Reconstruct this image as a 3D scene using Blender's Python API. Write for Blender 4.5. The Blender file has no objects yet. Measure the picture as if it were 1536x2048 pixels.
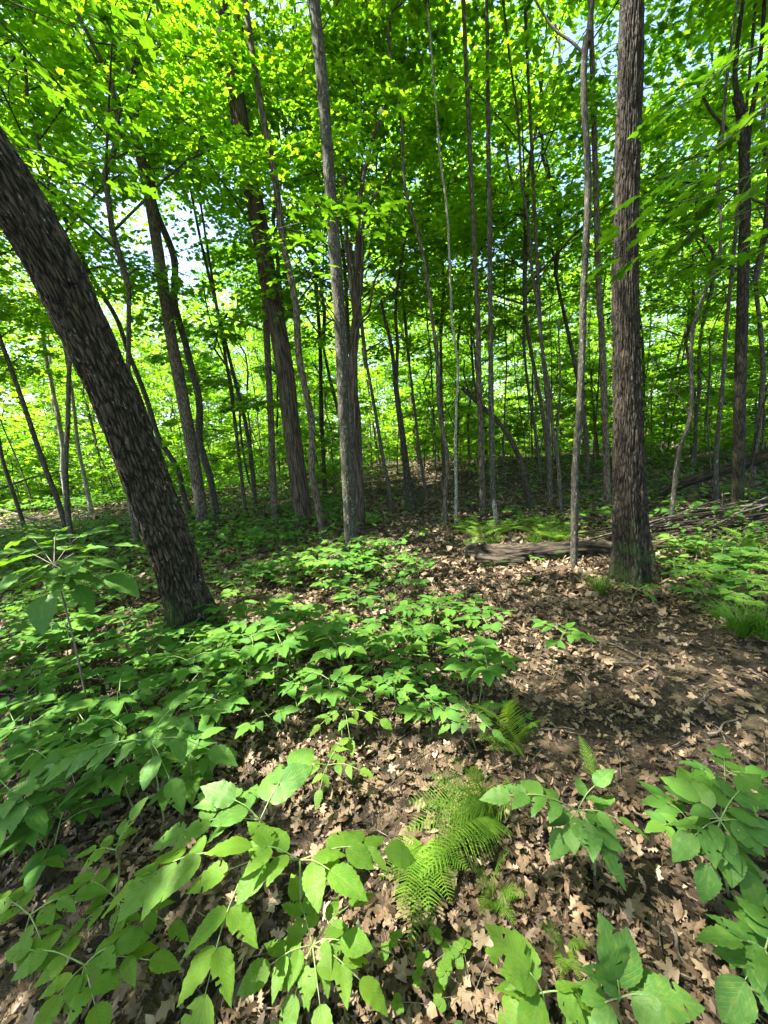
import bpy, math, random
import numpy as np
from mathutils import Vector, Matrix

# ------------------------------------------------------------------ camera, sky, sun, exposure
S = bpy.context.scene
CAMZ, PITCH, ROLL, FPX = 1.5, math.radians(9.5), math.radians(4.6), 768.0
_f = np.array([0, math.cos(PITCH), -math.sin(PITCH)])
_r0 = np.array([1.0, 0, 0]); _u0 = np.cross(_r0, _f)
_up = math.cos(ROLL)*_u0 + math.sin(ROLL)*_r0
_rt = math.cos(ROLL)*_r0 - math.sin(ROLL)*_u0
CAM = np.array([0, 0, CAMZ])
cd = bpy.data.cameras.new('camera'); cam = bpy.data.objects.new('camera', cd); S.collection.objects.link(cam)
cd.sensor_fit = 'HORIZONTAL'; cd.sensor_width = 36; cd.lens = 18; cd.clip_start = 0.05; cd.clip_end = 600
cam.matrix_world = Matrix(((_rt[0], _up[0], -_f[0], 0), (_rt[1], _up[1], -_f[1], 0), (_rt[2], _up[2], -_f[2], CAMZ), (0, 0, 0, 1)))
S.camera = cam

SUN = np.array([-0.43, -0.07, 0.88]); SUN /= np.linalg.norm(SUN)
W = bpy.data.worlds.new('World'); S.world = W; W.use_nodes = True
nt = W.node_tree; nt.nodes.clear()
sky = nt.nodes.new('ShaderNodeTexSky'); sky.sky_type = 'NISHITA'; sky.sun_disc = False; sky.dust_density = 1.6; sky.ozone_density = 0.6; sky.air_density = 0.9
sky.sun_elevation = math.asin(SUN[2]); sky.sun_rotation = math.atan2(SUN[0], SUN[1])
bg = nt.nodes.new('ShaderNodeBackground'); bg.inputs[1].default_value = 0.10
wo = nt.nodes.new('ShaderNodeOutputWorld')
nt.links.new(sky.outputs[0], bg.inputs[0]); nt.links.new(bg.outputs[0], wo.inputs[0])
ld = bpy.data.lights.new('sun', 'SUN'); ld.energy = 5.0; ld.angle = math.radians(0.5); ld.color = (1.0, 0.95, 0.87)
lo = bpy.data.objects.new('sun', ld); S.collection.objects.link(lo)
lo.rotation_euler = Vector(SUN).to_track_quat('Z', 'Y').to_euler()
S.view_settings.view_transform = 'Standard'; S.view_settings.look = 'None'
S.view_settings.exposure = 2.80; S.view_settings.gamma = 1.0
S.view_settings.use_curve_mapping = False
cy = S.cycles
cy.max_bounces = 12; cy.diffuse_bounces = 10; cy.glossy_bounces = 2; cy.transmission_bounces = 10; cy.transparent_max_bounces = 4
cy.use_denoising = True
cy.caustics_reflective = False; cy.caustics_refractive = False
cy.use_adaptive_sampling = True; cy.adaptive_threshold = 0.02

C = S.collection
R = np.random.RandomState(7)
PI = math.pi

# ------------------------------------------------------------------ noise, terrain and pixel rays
_tab = np.random.RandomState(3).rand(256, 256)
def vnoise(u, v, pu=256, seed=0):
    u = np.asarray(u, float); v = np.asarray(v, float)
    iu = np.floor(u).astype(int); iv = np.floor(v).astype(int)
    fu = u-iu; fv = v-iv; fu = fu*fu*(3-2*fu); fv = fv*fv*(3-2*fv)
    a = (iu % pu + seed*37) % 256; b = ((iu+1) % pu + seed*37) % 256
    c = (iv+seed*91) % 256; d = (iv+1+seed*91) % 256
    return (_tab[a, c]*(1-fu)+_tab[b, c]*fu)*(1-fv)+(_tab[a, d]*(1-fu)+_tab[b, d]*fu)*fv
def sst(a, b, x):
    t = np.clip((x-a)/(b-a), 0, 1); return t*t*(3-2*t)
def ground_h(x, y):
    x = np.asarray(x, float); y = np.asarray(y, float)
    h = 0.10*(vnoise(x*.35+50, y*.35+50, seed=1)-.5) + 0.035*(vnoise(x*1.3+50, y*1.3+50, seed=2)-.5)
    h = h + .55*sst(10, 26, y)*np.exp(-((x-1)/9)**2) - .5*sst(14, 40, np.hypot(x, y))
    h = h+1.5*(vnoise(x*.09+70, y*.09+70, seed=12)-.45)*sst(11, 28, np.hypot(x, y))+.5*(vnoise(x*.3+70, y*.3+70, seed=13)-.5)*sst(9, 16, np.hypot(x, y))
    return h*sst(0.0, 1.5, np.hypot(x, y))
def ray(px, py):
    return _f + (px-768)/FPX*_rt - (py-1024)/FPX*_up
def pix_ground(px, py, dz=0.0):
    d = ray(px, py); t = 0.3
    while t < 120:
        p = CAM+d*t
        if p[2] < float(ground_h(p[0], p[1]))+dz: break
        t *= 1.01
    lo_, hi_ = t/1.01, t
    for _ in range(20):
        m = (lo_+hi_)/2; p = CAM+d*m
        if p[2] < float(ground_h(p[0], p[1]))+dz: hi_ = m
        else: lo_ = m
    return CAM+d*hi_
def at_depth(px, py, dep): return CAM+ray(px, py)*dep
def to_px(P):
    q = np.atleast_2d(P)-CAM; dep = q@_f
    dd = np.where(dep > 0.01, dep, 0.01)
    return 768+(q@_rt)/dd*FPX, 1024-(q@_up)/dd*FPX, dep

# ------------------------------------------------------------------ mesh and object helpers
def mk(name, V, F, mat, uv=None, bco=None, smooth=True):
    """V (n,3); F list of int arrays (m,3) and/or (m,4)"""
    if not isinstance(F, (list, tuple)): F = [F]
    me = bpy.data.meshes.new(name)
    V = np.asarray(V, np.float32)
    me.vertices.add(len(V)); me.vertices.foreach_set('co', V.ravel())
    loops = np.concatenate([f.ravel() for f in F]).astype(np.int32)
    tot = np.concatenate([np.full(len(f), f.shape[1], np.int32) for f in F])
    st = np.concatenate([[0], np.cumsum(tot)[:-1]]).astype(np.int32)
    me.loops.add(len(loops)); me.loops.foreach_set('vertex_index', loops)
    me.polygons.add(len(tot)); me.polygons.foreach_set('loop_start', st)
    try: me.polygons.foreach_set('loop_total', tot)
    except Exception: pass
    me.polygons.foreach_set('use_smooth', np.full(len(tot), smooth))
    if uv is not None:
        l = me.uv_layers.new(name='UVMap'); l.data.foreach_set('uv', np.asarray(uv, np.float32)[loops].ravel())
    if bco is not None:
        a = me.attributes.new('bco', 'FLOAT_VECTOR', 'POINT'); a.data.foreach_set('vector', np.asarray(bco, np.float32).ravel())
    me.materials.append(mat)
    me.update(calc_edges=True)
    return me
def ob(name, me, parent=None, M=None, loc=None, kind=None):
    o = bpy.data.objects.new(name, me); C.objects.link(o)
    if parent is not None: o.parent = parent
    if M is not None: o.matrix_basis = Matrix([[float(v) for v in r] for r in M])
    elif loc is not None: o.location = [float(v) for v in loc]
    if kind: o['kind'] = kind
    return o
def tag(o, label, cat, group=None):
    o['label'] = label; o['category'] = cat
    if group: o['group'] = group
    return o
def thing(name, label, cat, loc=(0, 0, 0), group=None, rz=0.0, s=1.0):
    o = bpy.data.objects.new(name, None); C.objects.link(o); o.empty_display_size = .1
    o.location = [float(v) for v in loc]; o.rotation_euler = (0, 0, rz); o.scale = (s, s, s)
    return tag(o, label, cat, group)
def dup(root, loc, rz, s, label, group=None):
    r = root.copy(); C.objects.link(r); r.location = [float(v) for v in loc]; r.rotation_euler = (0, 0, rz); r.scale = (s, s, s)
    r['label'] = label
    if group: r['group'] = group
    for ch in list(root.children):
        c = ch.copy(); C.objects.link(c); c.parent = r
        for g in list(ch.children):
            d = g.copy(); C.objects.link(d); d.parent = c
    return r
def nrm(a): return a/np.maximum(np.linalg.norm(a, axis=-1, keepdims=True), 1e-9)
def frame_M(P, tip, normal, s=(1, 1, 1)):
    t = nrm(np.asarray(tip, float)); n = np.asarray(normal, float); n = nrm(n-t*np.dot(n, t)); sd = np.cross(t, n)
    M = np.eye(4); M[:3, 0] = sd*s[0]; M[:3, 1] = t*s[1]; M[:3, 2] = n*s[2]; M[:3, 3] = P
    return M
def batch(tv, tf, P, tip, normal, s, tuv=None):
    """copies of a template: tv (n,3) tf (m,3) at K frames -> V,F(,UV)"""
    t = nrm(tip); n = nrm(normal-t*np.sum(normal*t, -1, keepdims=True)); sd = np.cross(t, n)
    s = np.asarray(s)
    if s.ndim == 1: s = np.stack([s, s, s], -1)
    Rm = np.stack([sd*s[:, :1], t*s[:, 1:2], n*s[:, 2:3]], -1)
    V = np.einsum('kij,nj->kni', Rm, tv)+P[:, None, :]
    K, n_ = len(P), len(tv)
    F = (tf[None]+(np.arange(K)*n_)[:, None, None]).reshape(-1, 3)
    if tuv is None: return V.reshape(-1, 3), F
    return V.reshape(-1, 3), F, np.tile(tuv, (K, 1))
def join(parts):
    V = []; F = []; B = []; o = 0
    for v, f, b in parts:
        V.append(v); F.append(f+o); B.append(b); o += len(v)
    return np.concatenate(V), np.concatenate(F), np.concatenate(B)
def tube(P, rad, sides=8, cap=True):
    """quads as tris; bco = (r cos, r sin, length)"""
    P = np.asarray(P, float); n = len(P); rad = np.broadcast_to(np.asarray(rad, float), (n,))
    T = nrm(np.gradient(P, axis=0))
    L = np.concatenate([[0], np.cumsum(np.linalg.norm(np.diff(P, axis=0), axis=1))])
    ref = np.array([1.0, 0, 0]) if abs(T[0][0]) < .8 else np.array([0, 1.0, 0])
    X = np.zeros((n, 3)); x = ref
    for i in range(n):
        x = x-T[i]*np.dot(x, T[i]); x = x/np.linalg.norm(x); X[i] = x
    Y = np.cross(T, X)
    a = np.arange(sides)/sides*2*PI
    ca, sa = np.cos(a), np.sin(a)
    V = P[:, None]+rad[:, None, None]*(X[:, None]*ca[None, :, None]+Y[:, None]*sa[None, :, None])
    B = np.stack([rad[:, None]*ca[None], rad[:, None]*sa[None], np.broadcast_to(L[:, None], (n, sides))], -1)
    i = np.arange(n-1)[:, None]*sides; j = np.arange(sides)[None]; k = (j+1) % sides
    A_ = (i+j).ravel(); B_ = (i+k).ravel(); C_ = (i+sides+k).ravel(); D_ = (i+sides+j).ravel()
    F = np.concatenate([np.stack([A_, B_, C_], 1), np.stack([A_, C_, D_], 1)])
    V = V.reshape(-1, 3); B = B.reshape(-1, 3)
    if cap:
        V = np.vstack([V, P[0], P[-1]]); B = np.vstack([B, [0, 0, 0], [0, 0, L[-1]]])
        c0, c1 = n*sides, n*sides+1; jj = np.arange(sides); kk = (jj+1) % sides
        F = np.concatenate([F, np.stack([np.full(sides, c0), kk, jj], 1), np.stack([np.full(sides, c1), (n-1)*sides+jj, (n-1)*sides+kk], 1)])
    return V, F, B
def crom(P, m):
    """Catmull-Rom resample to m points"""
    P = np.asarray(P, float)
    if len(P) < 3:
        t = np.linspace(0, 1, m)[:, None]; return P[0]*(1-t)+P[-1]*t
    Q = np.vstack([2*P[0]-P[1], P, 2*P[-1]-P[-2]])
    L = np.concatenate([[0], np.cumsum(np.linalg.norm(np.diff(P, axis=0), axis=1))]); s = np.linspace(0, L[-1], m)
    k = np.clip(np.searchsorted(L, s, side='right')-1, 0, len(P)-2); t = ((s-L[k])/(L[k+1]-L[k]+1e-9))[:, None]
    a, b, c, d = Q[k], Q[k+1], Q[k+2], Q[k+3]
    return .5*((2*b)+(-a+c)*t+(2*a-5*b+4*c-d)*t*t+(-a+3*b-3*c+d)*t**3)

# ------------------------------------------------------------------ materials
def new_mat(name):
    m = bpy.data.materials.new(name); m.use_nodes = True; t = m.node_tree; t.nodes.clear()
    o = t.nodes.new('ShaderNodeOutputMaterial'); return m, t, o
def N(t, typ, **kw):
    n = t.nodes.new(typ)
    for k, v in kw.items():
        if k.startswith('i_'): n.inputs[k[2:].replace('_', ' ')].default_value = v
        else: setattr(n, k, v)
    return n
def ramp(t, fac, stops, interp='LINEAR'):
    r = t.nodes.new('ShaderNodeValToRGB'); r.color_ramp.interpolation = interp
    e = r.color_ramp.elements
    while len(e) < len(stops): e.new(.5)
    for k, (p, c) in enumerate(stops):
        e[k].position = p; e[k].color = (*c, 1) if len(c) == 3 else c
    t.links.new(fac, r.inputs[0]); return r.outputs[0]
def mixc(t, fac, a, b, mode='MIX'):
    n = t.nodes.new('ShaderNodeMix'); n.data_type = 'RGBA'; n.blend_type = mode
    for s, v in ((n.inputs[0], fac), (n.inputs[6], a), (n.inputs[7], b)):
        if isinstance(v, bpy.types.NodeSocket): t.links.new(v, s)
        else: s.default_value = v if not isinstance(v, tuple) else (*v, 1)
    return n.outputs[2]
def math_(t, op, a, b=0.0):
    n = t.nodes.new('ShaderNodeMath'); n.operation = op
    for s, v in ((n.inputs[0], a), (n.inputs[1], b)):
        if isinstance(v, bpy.types.NodeSocket): t.links.new(v, s)
        else: s.default_value = v
    return n.outputs[0]

def leaf_mat(name, cols, tcols, rough=.5, spec=.22, tw=.5, veins=False, nveins=9):
    m, t, o = new_mat(name)
    g = N(t, 'ShaderNodeNewGeometry'); oi = N(t, 'ShaderNodeObjectInfo')
    rnd = math_(t, 'FRACT', math_(t, 'ADD', g.outputs['Random Per Island'], oi.outputs['Random']))
    rr = math_(t, 'ADD', math_(t, 'MULTIPLY', rnd, .7), math_(t, 'MULTIPLY', oi.outputs['Random'], .3))
    c = ramp(t, rr, [(i/(len(cols)-1), k) for i, k in enumerate(cols)])
    tc = ramp(t, rr, [(i/(len(tcols)-1), k) for i, k in enumerate(tcols)])
    p = N(t, 'ShaderNodeBsdfPrincipled'); p.inputs['Roughness'].default_value = rough
    p.inputs['Specular IOR Level'].default_value = spec
    tr = N(t, 'ShaderNodeBsdfTranslucent'); mx = N(t, 'ShaderNodeMixShader'); mx.inputs[0].default_value = tw
    if veins:
        uv = N(t, 'ShaderNodeUVMap'); sx = N(t, 'ShaderNodeSeparateXYZ'); t.links.new(uv.outputs[0], sx.inputs[0])
        au = math_(t, 'ABSOLUTE', sx.outputs[0])
        ph = math_(t, 'MULTIPLY', math_(t, 'SUBTRACT', sx.outputs[1], math_(t, 'MULTIPLY', au, .42)), nveins)
        w = math_(t, 'ABSOLUTE', math_(t, 'SUBTRACT', math_(t, 'FRACT', ph), .5))   # 0 on a vein
        ve = math_(t, 'SMOOTH_MIN', math_(t, 'MULTIPLY', w, 6.0), 1.0)
        mid = math_(t, 'MINIMUM', math_(t, 'MULTIPLY', au, 14.0), 1.0)
        h = math_(t, 'MINIMUM', ve, mid)
        nz = N(t, 'ShaderNodeTexNoise'); nz.inputs['Scale'].default_value = 9.0; nz.inputs['Detail'].default_value = 3
        t.links.new(uv.outputs[0], nz.inputs[0])
        hh = math_(t, 'ADD', h, math_(t, 'MULTIPLY', nz.outputs[0], .5))
        bp = N(t, 'ShaderNodeBump'); bp.inputs['Strength'].default_value = .35; bp.inputs['Distance'].default_value = .0010
        t.links.new(hh, bp.inputs['Height']); t.links.new(bp.outputs[0], p.inputs['Normal'])
        lc = mixc(t, .55, c, (.16, .26, .07)); f = math_(t, 'MULTIPLY', math_(t, 'SUBTRACT', 1.0, h), .5)
        c = mixc(t, f, c, lc)
        blot = math_(t, 'MULTIPLY', nz.outputs[0], .5); c = mixc(t, blot, c, mixc(t, 1.0, c, (.7, .8, .6), 'MULTIPLY'))
        sp = N(t, 'ShaderNodeTexNoise'); sp.inputs['Scale'].default_value = 5.5; sp.inputs['Detail'].default_value = 4; spo = N(t, 'ShaderNodeVectorMath', operation='ADD'); t.links.new(uv.outputs[0], spo.inputs[0]); t.links.new(oi.outputs['Location'], spo.inputs[1]); t.links.new(spo.outputs[0], sp.inputs[0])
        c = mixc(t, ramp(t, sp.outputs[0], [(.66, (0, 0, 0)), (.70, (.8, .8, .8))]), c, (.14, .10, .03))
        c = mixc(t, ramp(t, sp.outputs[0], [(.35, (.45, .45, .45)), (.5, (0, 0, 0))]), c, (.15, .19, .03))
        tc = mixc(t, math_(t, 'MULTIPLY', math_(t, 'SUBTRACT', 1.0, h), .6), tc, (.06, .13, .01))
    t.links.new(c, p.inputs['Base Color']); t.links.new(tc, tr.inputs[0])
    t.links.new(p.outputs[0], mx.inputs[1]); t.links.new(tr.outputs[0], mx.inputs[2]); t.links.new(mx.outputs[0], o.inputs[0])
    return m
CAN_C = [(.045, .095, .006), (.065, .13, .008), (.09, .16, .010), (.115, .18, .012)]
CAN_T = [(.12, .34, .006), (.19, .44, .008), (.36, .56, .010), (.46, .64, .012)]
M_canopy = leaf_mat('canopy_leaf', CAN_C, CAN_T, tw=.55)
M_under = leaf_mat('maple_leaf', [(.055, .12, .007), (.085, .16, .009), (.12, .19, .011)], [(.13, .38, .006), (.24, .52, .010), (.46, .68, .012)], tw=.55)
M_far = leaf_mat('far_leaf', [(.06, .14, .02), (.09, .19, .025), (.12, .22, .03)], [(.16, .38, .02), (.26, .48, .025), (.36, .56, .03)], tw=.5)
M_seed = leaf_mat('seedling_leaf', [(.036, .105, .018), (.058, .142, .020), (.105, .19, .022)], [(.07, .23, .012), (.13, .31, .014), (.23, .40, .014)], rough=.6, spec=.12, tw=.4)
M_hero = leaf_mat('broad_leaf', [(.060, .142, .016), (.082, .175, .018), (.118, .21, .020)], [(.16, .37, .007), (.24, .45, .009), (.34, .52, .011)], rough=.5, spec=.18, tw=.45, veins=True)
M_hero_shade = leaf_mat('shaded_broad_leaf', [(.040, .115, .022), (.055, .14, .024), (.08, .17, .026)], [(.09, .24, .010), (.14, .30, .012), (.20, .36, .014)], rough=.5, spec=.2, tw=.34, veins=True)  # darker copy of broad_leaf: shade put into the leaf colour
M_near = leaf_mat('overhanging_maple_leaf', [(.035, .095, .006), (.05, .12, .008)], [(.08, .22, .004), (.13, .28, .006)], tw=.5, veins=False)
M_fern = leaf_mat('fern_leaf', [(.075, .165, .018), (.105, .20, .022), (.14, .235, .026)], [(.22, .38, .01), (.30, .44, .014)], rough=.5, tw=.4)
M_grass = leaf_mat('sedge_leaf', [(.035, .10, .01), (.06, .14, .012), (.10, .19, .015)], [(.10, .26, .01), (.18, .34, .012)], rough=.5, tw=.35)

def stem_mat(name, c):
    m, t, o = new_mat(name); p = N(t, 'ShaderNodeBsdfPrincipled'); p.inputs['Roughness'].default_value = .6
    nz = N(t, 'ShaderNodeTexNoise'); nz.inputs['Scale'].default_value = 60; co = N(t, 'ShaderNodeTexCoord'); t.links.new(co.outputs['Object'], nz.inputs[0])
    col = ramp(t, nz.outputs[0], [(.3, tuple(k*.7 for k in c)), (.7, tuple(k*1.25 for k in c))])
    t.links.new(col, p.inputs['Base Color']); t.links.new(p.outputs[0], o.inputs[0]); return m
M_stem = stem_mat('green_stem', (.13, .19, .05))
M_wstem = stem_mat('woody_stem', (.11, .085, .055))

def bark_mat(name, dark, mid, light, lichen=(.33, .36, .29), lich=.35, moss=0.0, kz=.16, scale=26, bump=.8, dist=.012, speck=.0, furw=.6):
    m, t, o = new_mat(name)
    at = N(t, 'ShaderNodeAttribute', attribute_name='bco'); oi = N(t, 'ShaderNodeObjectInfo')
    off = N(t, 'ShaderNodeVectorMath', operation='ADD'); t.links.new(at.outputs['Vector'], off.inputs[0])
    sc = N(t, 'ShaderNodeVectorMath', operation='SCALE'); t.links.new(oi.outputs['Location'], sc.inputs[0]); sc.inputs['Scale'].default_value = 3.1
    t.links.new(sc.outputs[0], off.inputs[1])
    mp = N(t, 'ShaderNodeMapping'); mp.inputs['Scale'].default_value = (1, 1, kz); t.links.new(off.outputs[0], mp.inputs[0])
    n1 = N(t, 'ShaderNodeTexNoise'); n1.inputs['Scale'].default_value = scale; n1.inputs['Detail'].default_value = 6; n1.inputs['Roughness'].default_value = .62; n1.inputs['Distortion'].default_value = .35
    t.links.new(mp.outputs[0], n1.inputs[0])
    vo = N(t, 'ShaderNodeTexVoronoi', feature='DISTANCE_TO_EDGE'); vo.inputs['Scale'].default_value = scale*1.1
    wr = N(t, 'ShaderNodeVectorMath', operation='ADD'); t.links.new(mp.outputs[0], wr.inputs[0])
    w2 = N(t, 'ShaderNodeVectorMath', operation='SCALE'); t.links.new(n1.outputs[1], w2.inputs[0]); w2.inputs['Scale'].default_value = .03; t.links.new(w2.outputs[0], wr.inputs[1])
    t.links.new(wr.outputs[0], vo.inputs[0])
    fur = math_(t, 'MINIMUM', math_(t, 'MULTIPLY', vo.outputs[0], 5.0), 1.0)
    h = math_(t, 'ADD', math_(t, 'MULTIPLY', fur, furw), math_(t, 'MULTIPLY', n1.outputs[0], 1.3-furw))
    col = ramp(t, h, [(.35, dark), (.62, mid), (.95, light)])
    n2 = N(t, 'ShaderNodeTexNoise'); n2.inputs['Scale'].default_value = 9; n2.inputs['Detail'].default_value = 5; n2.inputs['Roughness'].default_value = .7
    t.links.new(off.outputs[0], n2.inputs[0])
    col = mixc(t, ramp(t, n2.outputs[0], [(.35, (0, 0, 0)), (.65, (.9, .9, .9))]), col, mixc(t, 1.0, col, (.50, .52, .46), 'MULTIPLY'))
    n3 = N(t, 'ShaderNodeTexNoise'); n3.inputs['Scale'].default_value = 34; n3.inputs['Detail'].default_value = 4; n3.inputs['Roughness'].default_value = .75
    mp3 = N(t, 'ShaderNodeMapping'); mp3.inputs['Scale'].default_value = (1, 1, .45); t.links.new(off.outputs[0], mp3.inputs[0]); t.links.new(mp3.outputs[0], n3.inputs[0])
    th = .70-lich*.28
    lf = math_(t, 'MULTIPLY', ramp(t, n3.outputs[0], [(th-.02, (0, 0, 0)), (th+.03, (1, 1, 1))]), math_(t, 'MINIMUM', fur, .85))
    col = mixc(t, lf, col, lichen)
    if moss > 0:
        g = N(t, 'ShaderNodeNewGeometry'); sx = N(t, 'ShaderNodeSeparateXYZ'); t.links.new(g.outputs['Position'], sx.inputs[0])
        n4 = N(t, 'ShaderNodeTexNoise'); n4.inputs['Scale'].default_value = 5; n4.inputs['Detail'].default_value = 6; t.links.new(off.outputs[0], n4.inputs[0])
        k = math_(t, 'SUBTRACT', n4.outputs[0], math_(t, 'MULTIPLY', sx.outputs[2], .22/moss))
        mf = ramp(t, k, [(.36, (0, 0, 0)), (.50, (.9, .9, .9))])
        col = mixc(t, mf, col, (.030, .048, .010))
    p = N(t, 'ShaderNodeBsdfPrincipled'); p.inputs['Roughness'].default_value = .85; p.inputs['Specular IOR Level'].default_value = .25
    bp = N(t, 'ShaderNodeBump'); bp.inputs['Strength'].default_value = bump; bp.inputs['Distance'].default_value = dist
    t.links.new(h, bp.inputs['Height']); t.links.new(bp.outputs[0], p.inputs['Normal'])
    t.links.new(col, p.inputs['Base Color']); t.links.new(p.outputs[0], o.inputs[0]); return m
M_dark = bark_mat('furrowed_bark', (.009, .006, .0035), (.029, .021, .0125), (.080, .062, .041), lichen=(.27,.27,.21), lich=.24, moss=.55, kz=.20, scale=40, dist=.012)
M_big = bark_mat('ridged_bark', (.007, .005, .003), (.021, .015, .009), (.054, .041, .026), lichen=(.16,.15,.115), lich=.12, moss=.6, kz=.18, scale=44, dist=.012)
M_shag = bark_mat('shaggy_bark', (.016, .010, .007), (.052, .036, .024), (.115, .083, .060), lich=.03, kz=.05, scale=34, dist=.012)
M_grey = bark_mat('grey_lichen_bark', (.017, .014, .010), (.048, .041, .030), (.105, .093, .071), lichen=(.22, .225, .175), lich=.38, kz=.35, scale=34, furw=.3, bump=.6, dist=.006)
M_tan = bark_mat('tan_bark', (.028, .020, .014), (.080, .060, .042), (.16, .125, .092), lich=.15, kz=.18, scale=34, bump=.5, dist=.006)
M_pale = bark_mat('pale_birch_bark', (.06, .052, .04), (.20, .175, .14), (.36, .32, .27), lichen=(.38, .36, .31), lich=.5, kz=1.6, scale=22, bump=.35, dist=.004)
M_thin = bark_mat('sapling_bark', (.022, .017, .012), (.060, .047, .034), (.12, .10, .075), lich=.2, kz=.3, scale=40, bump=.4, dist=.004)
M_rot = bark_mat('rotten_log_bark', (.008, .006, .003), (.024, .017, .010), (.055, .040, .025), lichen=(.035, .05, .012), lich=.30, moss=.10, kz=.12, scale=18, dist=.012)
M_twig = bark_mat('twig_bark', (.03, .024, .017), (.08, .062, .044), (.16, .13, .10), lich=.2, kz=.2, scale=60, bump=.3, dist=.002)

def litter_mat():
    m, t, o = new_mat('dead_leaf')
    g = N(t, 'ShaderNodeNewGeometry'); oi = N(t, 'ShaderNodeObjectInfo')
    rnd = math_(t, 'FRACT', math_(t, 'ADD', g.outputs['Random Per Island'], oi.outputs['Random']))
    c = ramp(t, rnd, [(0, (.030, .019, .010)), (.25, (.072, .047, .025)), (.5, (.145, .098, .056)), (.8, (.21, .147, .086)), (.94, (.26, .19, .118)), (1, (.31, .24, .155))])
    nz = N(t, 'ShaderNodeTexNoise'); nz.inputs['Scale'].default_value = 55; nz.inputs['Detail'].default_value = 4; co = N(t, 'ShaderNodeTexCoord'); t.links.new(co.outputs['Object'], nz.inputs[0])
    c = mixc(t, ramp(t, nz.outputs[0], [(.4, (0, 0, 0)), (.7, (.7, .7, .7))]), c, mixc(t, 1.0, c, (.55, .5, .45), 'MULTIPLY'))
    p = N(t, 'ShaderNodeBsdfPrincipled'); p.inputs['Roughness'].default_value = .6; p.inputs['Specular IOR Level'].default_value = .3
    bp = N(t, 'ShaderNodeBump'); bp.inputs['Strength'].default_value = .5; bp.inputs['Distance'].default_value = .004; t.links.new(nz.outputs[0], bp.inputs['Height']); t.links.new(bp.outputs[0], p.inputs['Normal'])
    tr = N(t, 'ShaderNodeBsdfTranslucent'); mx = N(t, 'ShaderNodeMixShader'); mx.inputs[0].default_value = .15
    t.links.new(c, p.inputs['Base Color']); t.links.new(c, tr.inputs[0])
    t.links.new(p.outputs[0], mx.inputs[1]); t.links.new(tr.outputs[0], mx.inputs[2]); t.links.new(mx.outputs[0], o.inputs[0]); return m
M_litter = litter_mat()
def ground_mat():
    m, t, o = new_mat('forest_floor')
    co = N(t, 'ShaderNodeTexCoord')
    wn = N(t, 'ShaderNodeTexNoise'); wn.inputs['Scale'].default_value = 14; wn.inputs['Detail'].default_value = 3; t.links.new(co.outputs['Object'], wn.inputs[0])
    w2 = N(t, 'ShaderNodeVectorMath', operation='SCALE'); t.links.new(wn.outputs[1], w2.inputs[0]); w2.inputs['Scale'].default_value = .07
    wr = N(t, 'ShaderNodeVectorMath', operation='ADD'); t.links.new(co.outputs['Object'], wr.inputs[0]); t.links.new(w2.outputs[0], wr.inputs[1])
    v1 = N(t, 'ShaderNodeTexVoronoi'); v1.inputs['Scale'].default_value = 17; t.links.new(wr.outputs[0], v1.inputs[0])
    sx = N(t, 'ShaderNodeSeparateColor'); t.links.new(v1.outputs['Color'], sx.inputs[0])
    leafc = ramp(t, sx.outputs[0], [(0, (.012, .008, .005)), (.4, (.032, .023, .013)), (.7, (.07, .05, .028)), (1, (.13, .097, .055))])
    n1 = N(t, 'ShaderNodeTexNoise'); n1.inputs['Scale'].default_value = 40; n1.inputs['Detail'].default_value = 8; n1.inputs['Roughness'].default_value = .7; t.links.new(co.outputs['Object'], n1.inputs[0])
    soil = ramp(t, n1.outputs[0], [(.3, (.006, .0045, .003)), (.55, (.016, .012, .008)), (.75, (.038, .029, .018))])
    n2 = N(t, 'ShaderNodeTexNoise'); n2.inputs['Scale'].default_value = .9; n2.inputs['Detail'].default_value = 6; t.links.new(co.outputs['Object'], n2.inputs[0])
    n2m = ramp(t, n2.outputs[0], [(.34, (0, 0, 0)), (.52, (1, 1, 1))])
    v3 = N(t, 'ShaderNodeTexVoronoi'); v3.inputs['Scale'].default_value = 95; t.links.new(wr.outputs[0], v3.inputs[0])
    s3 = N(t, 'ShaderNodeSeparateColor'); t.links.new(v3.outputs['Color'], s3.inputs[0])
    soil = mixc(t, ramp(t, s3.outputs[0], [(.45, (0, 0, 0)), (.6, (.8, .8, .8))]), soil, ramp(t, s3.outputs[1], [(0, (.018, .012, .007)), (.6, (.07, .048, .027)), (1, (.16, .115, .07))]))
    c = mixc(t, n2m, soil, leafc)
    p = N(t, 'ShaderNodeBsdfPrincipled'); p.inputs['Roughness'].default_value = .9; p.inputs['Specular IOR Level'].default_value = .2
    h = math_(t, 'ADD', math_(t, 'MULTIPLY', v1.outputs[0], .8), math_(t, 'ADD', math_(t, 'MULTIPLY', n1.outputs[0], .8), math_(t, 'MULTIPLY', v3.outputs[0], .7)))
    bp = N(t, 'ShaderNodeBump'); bp.inputs['Strength'].default_value = .9; bp.inputs['Distance'].default_value = .02; t.links.new(h, bp.inputs['Height']); t.links.new(bp.outputs[0], p.inputs['Normal'])
    t.links.new(c, p.inputs['Base Color']); t.links.new(p.outputs[0], o.inputs[0]); return m
M_ground = ground_mat()

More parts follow.
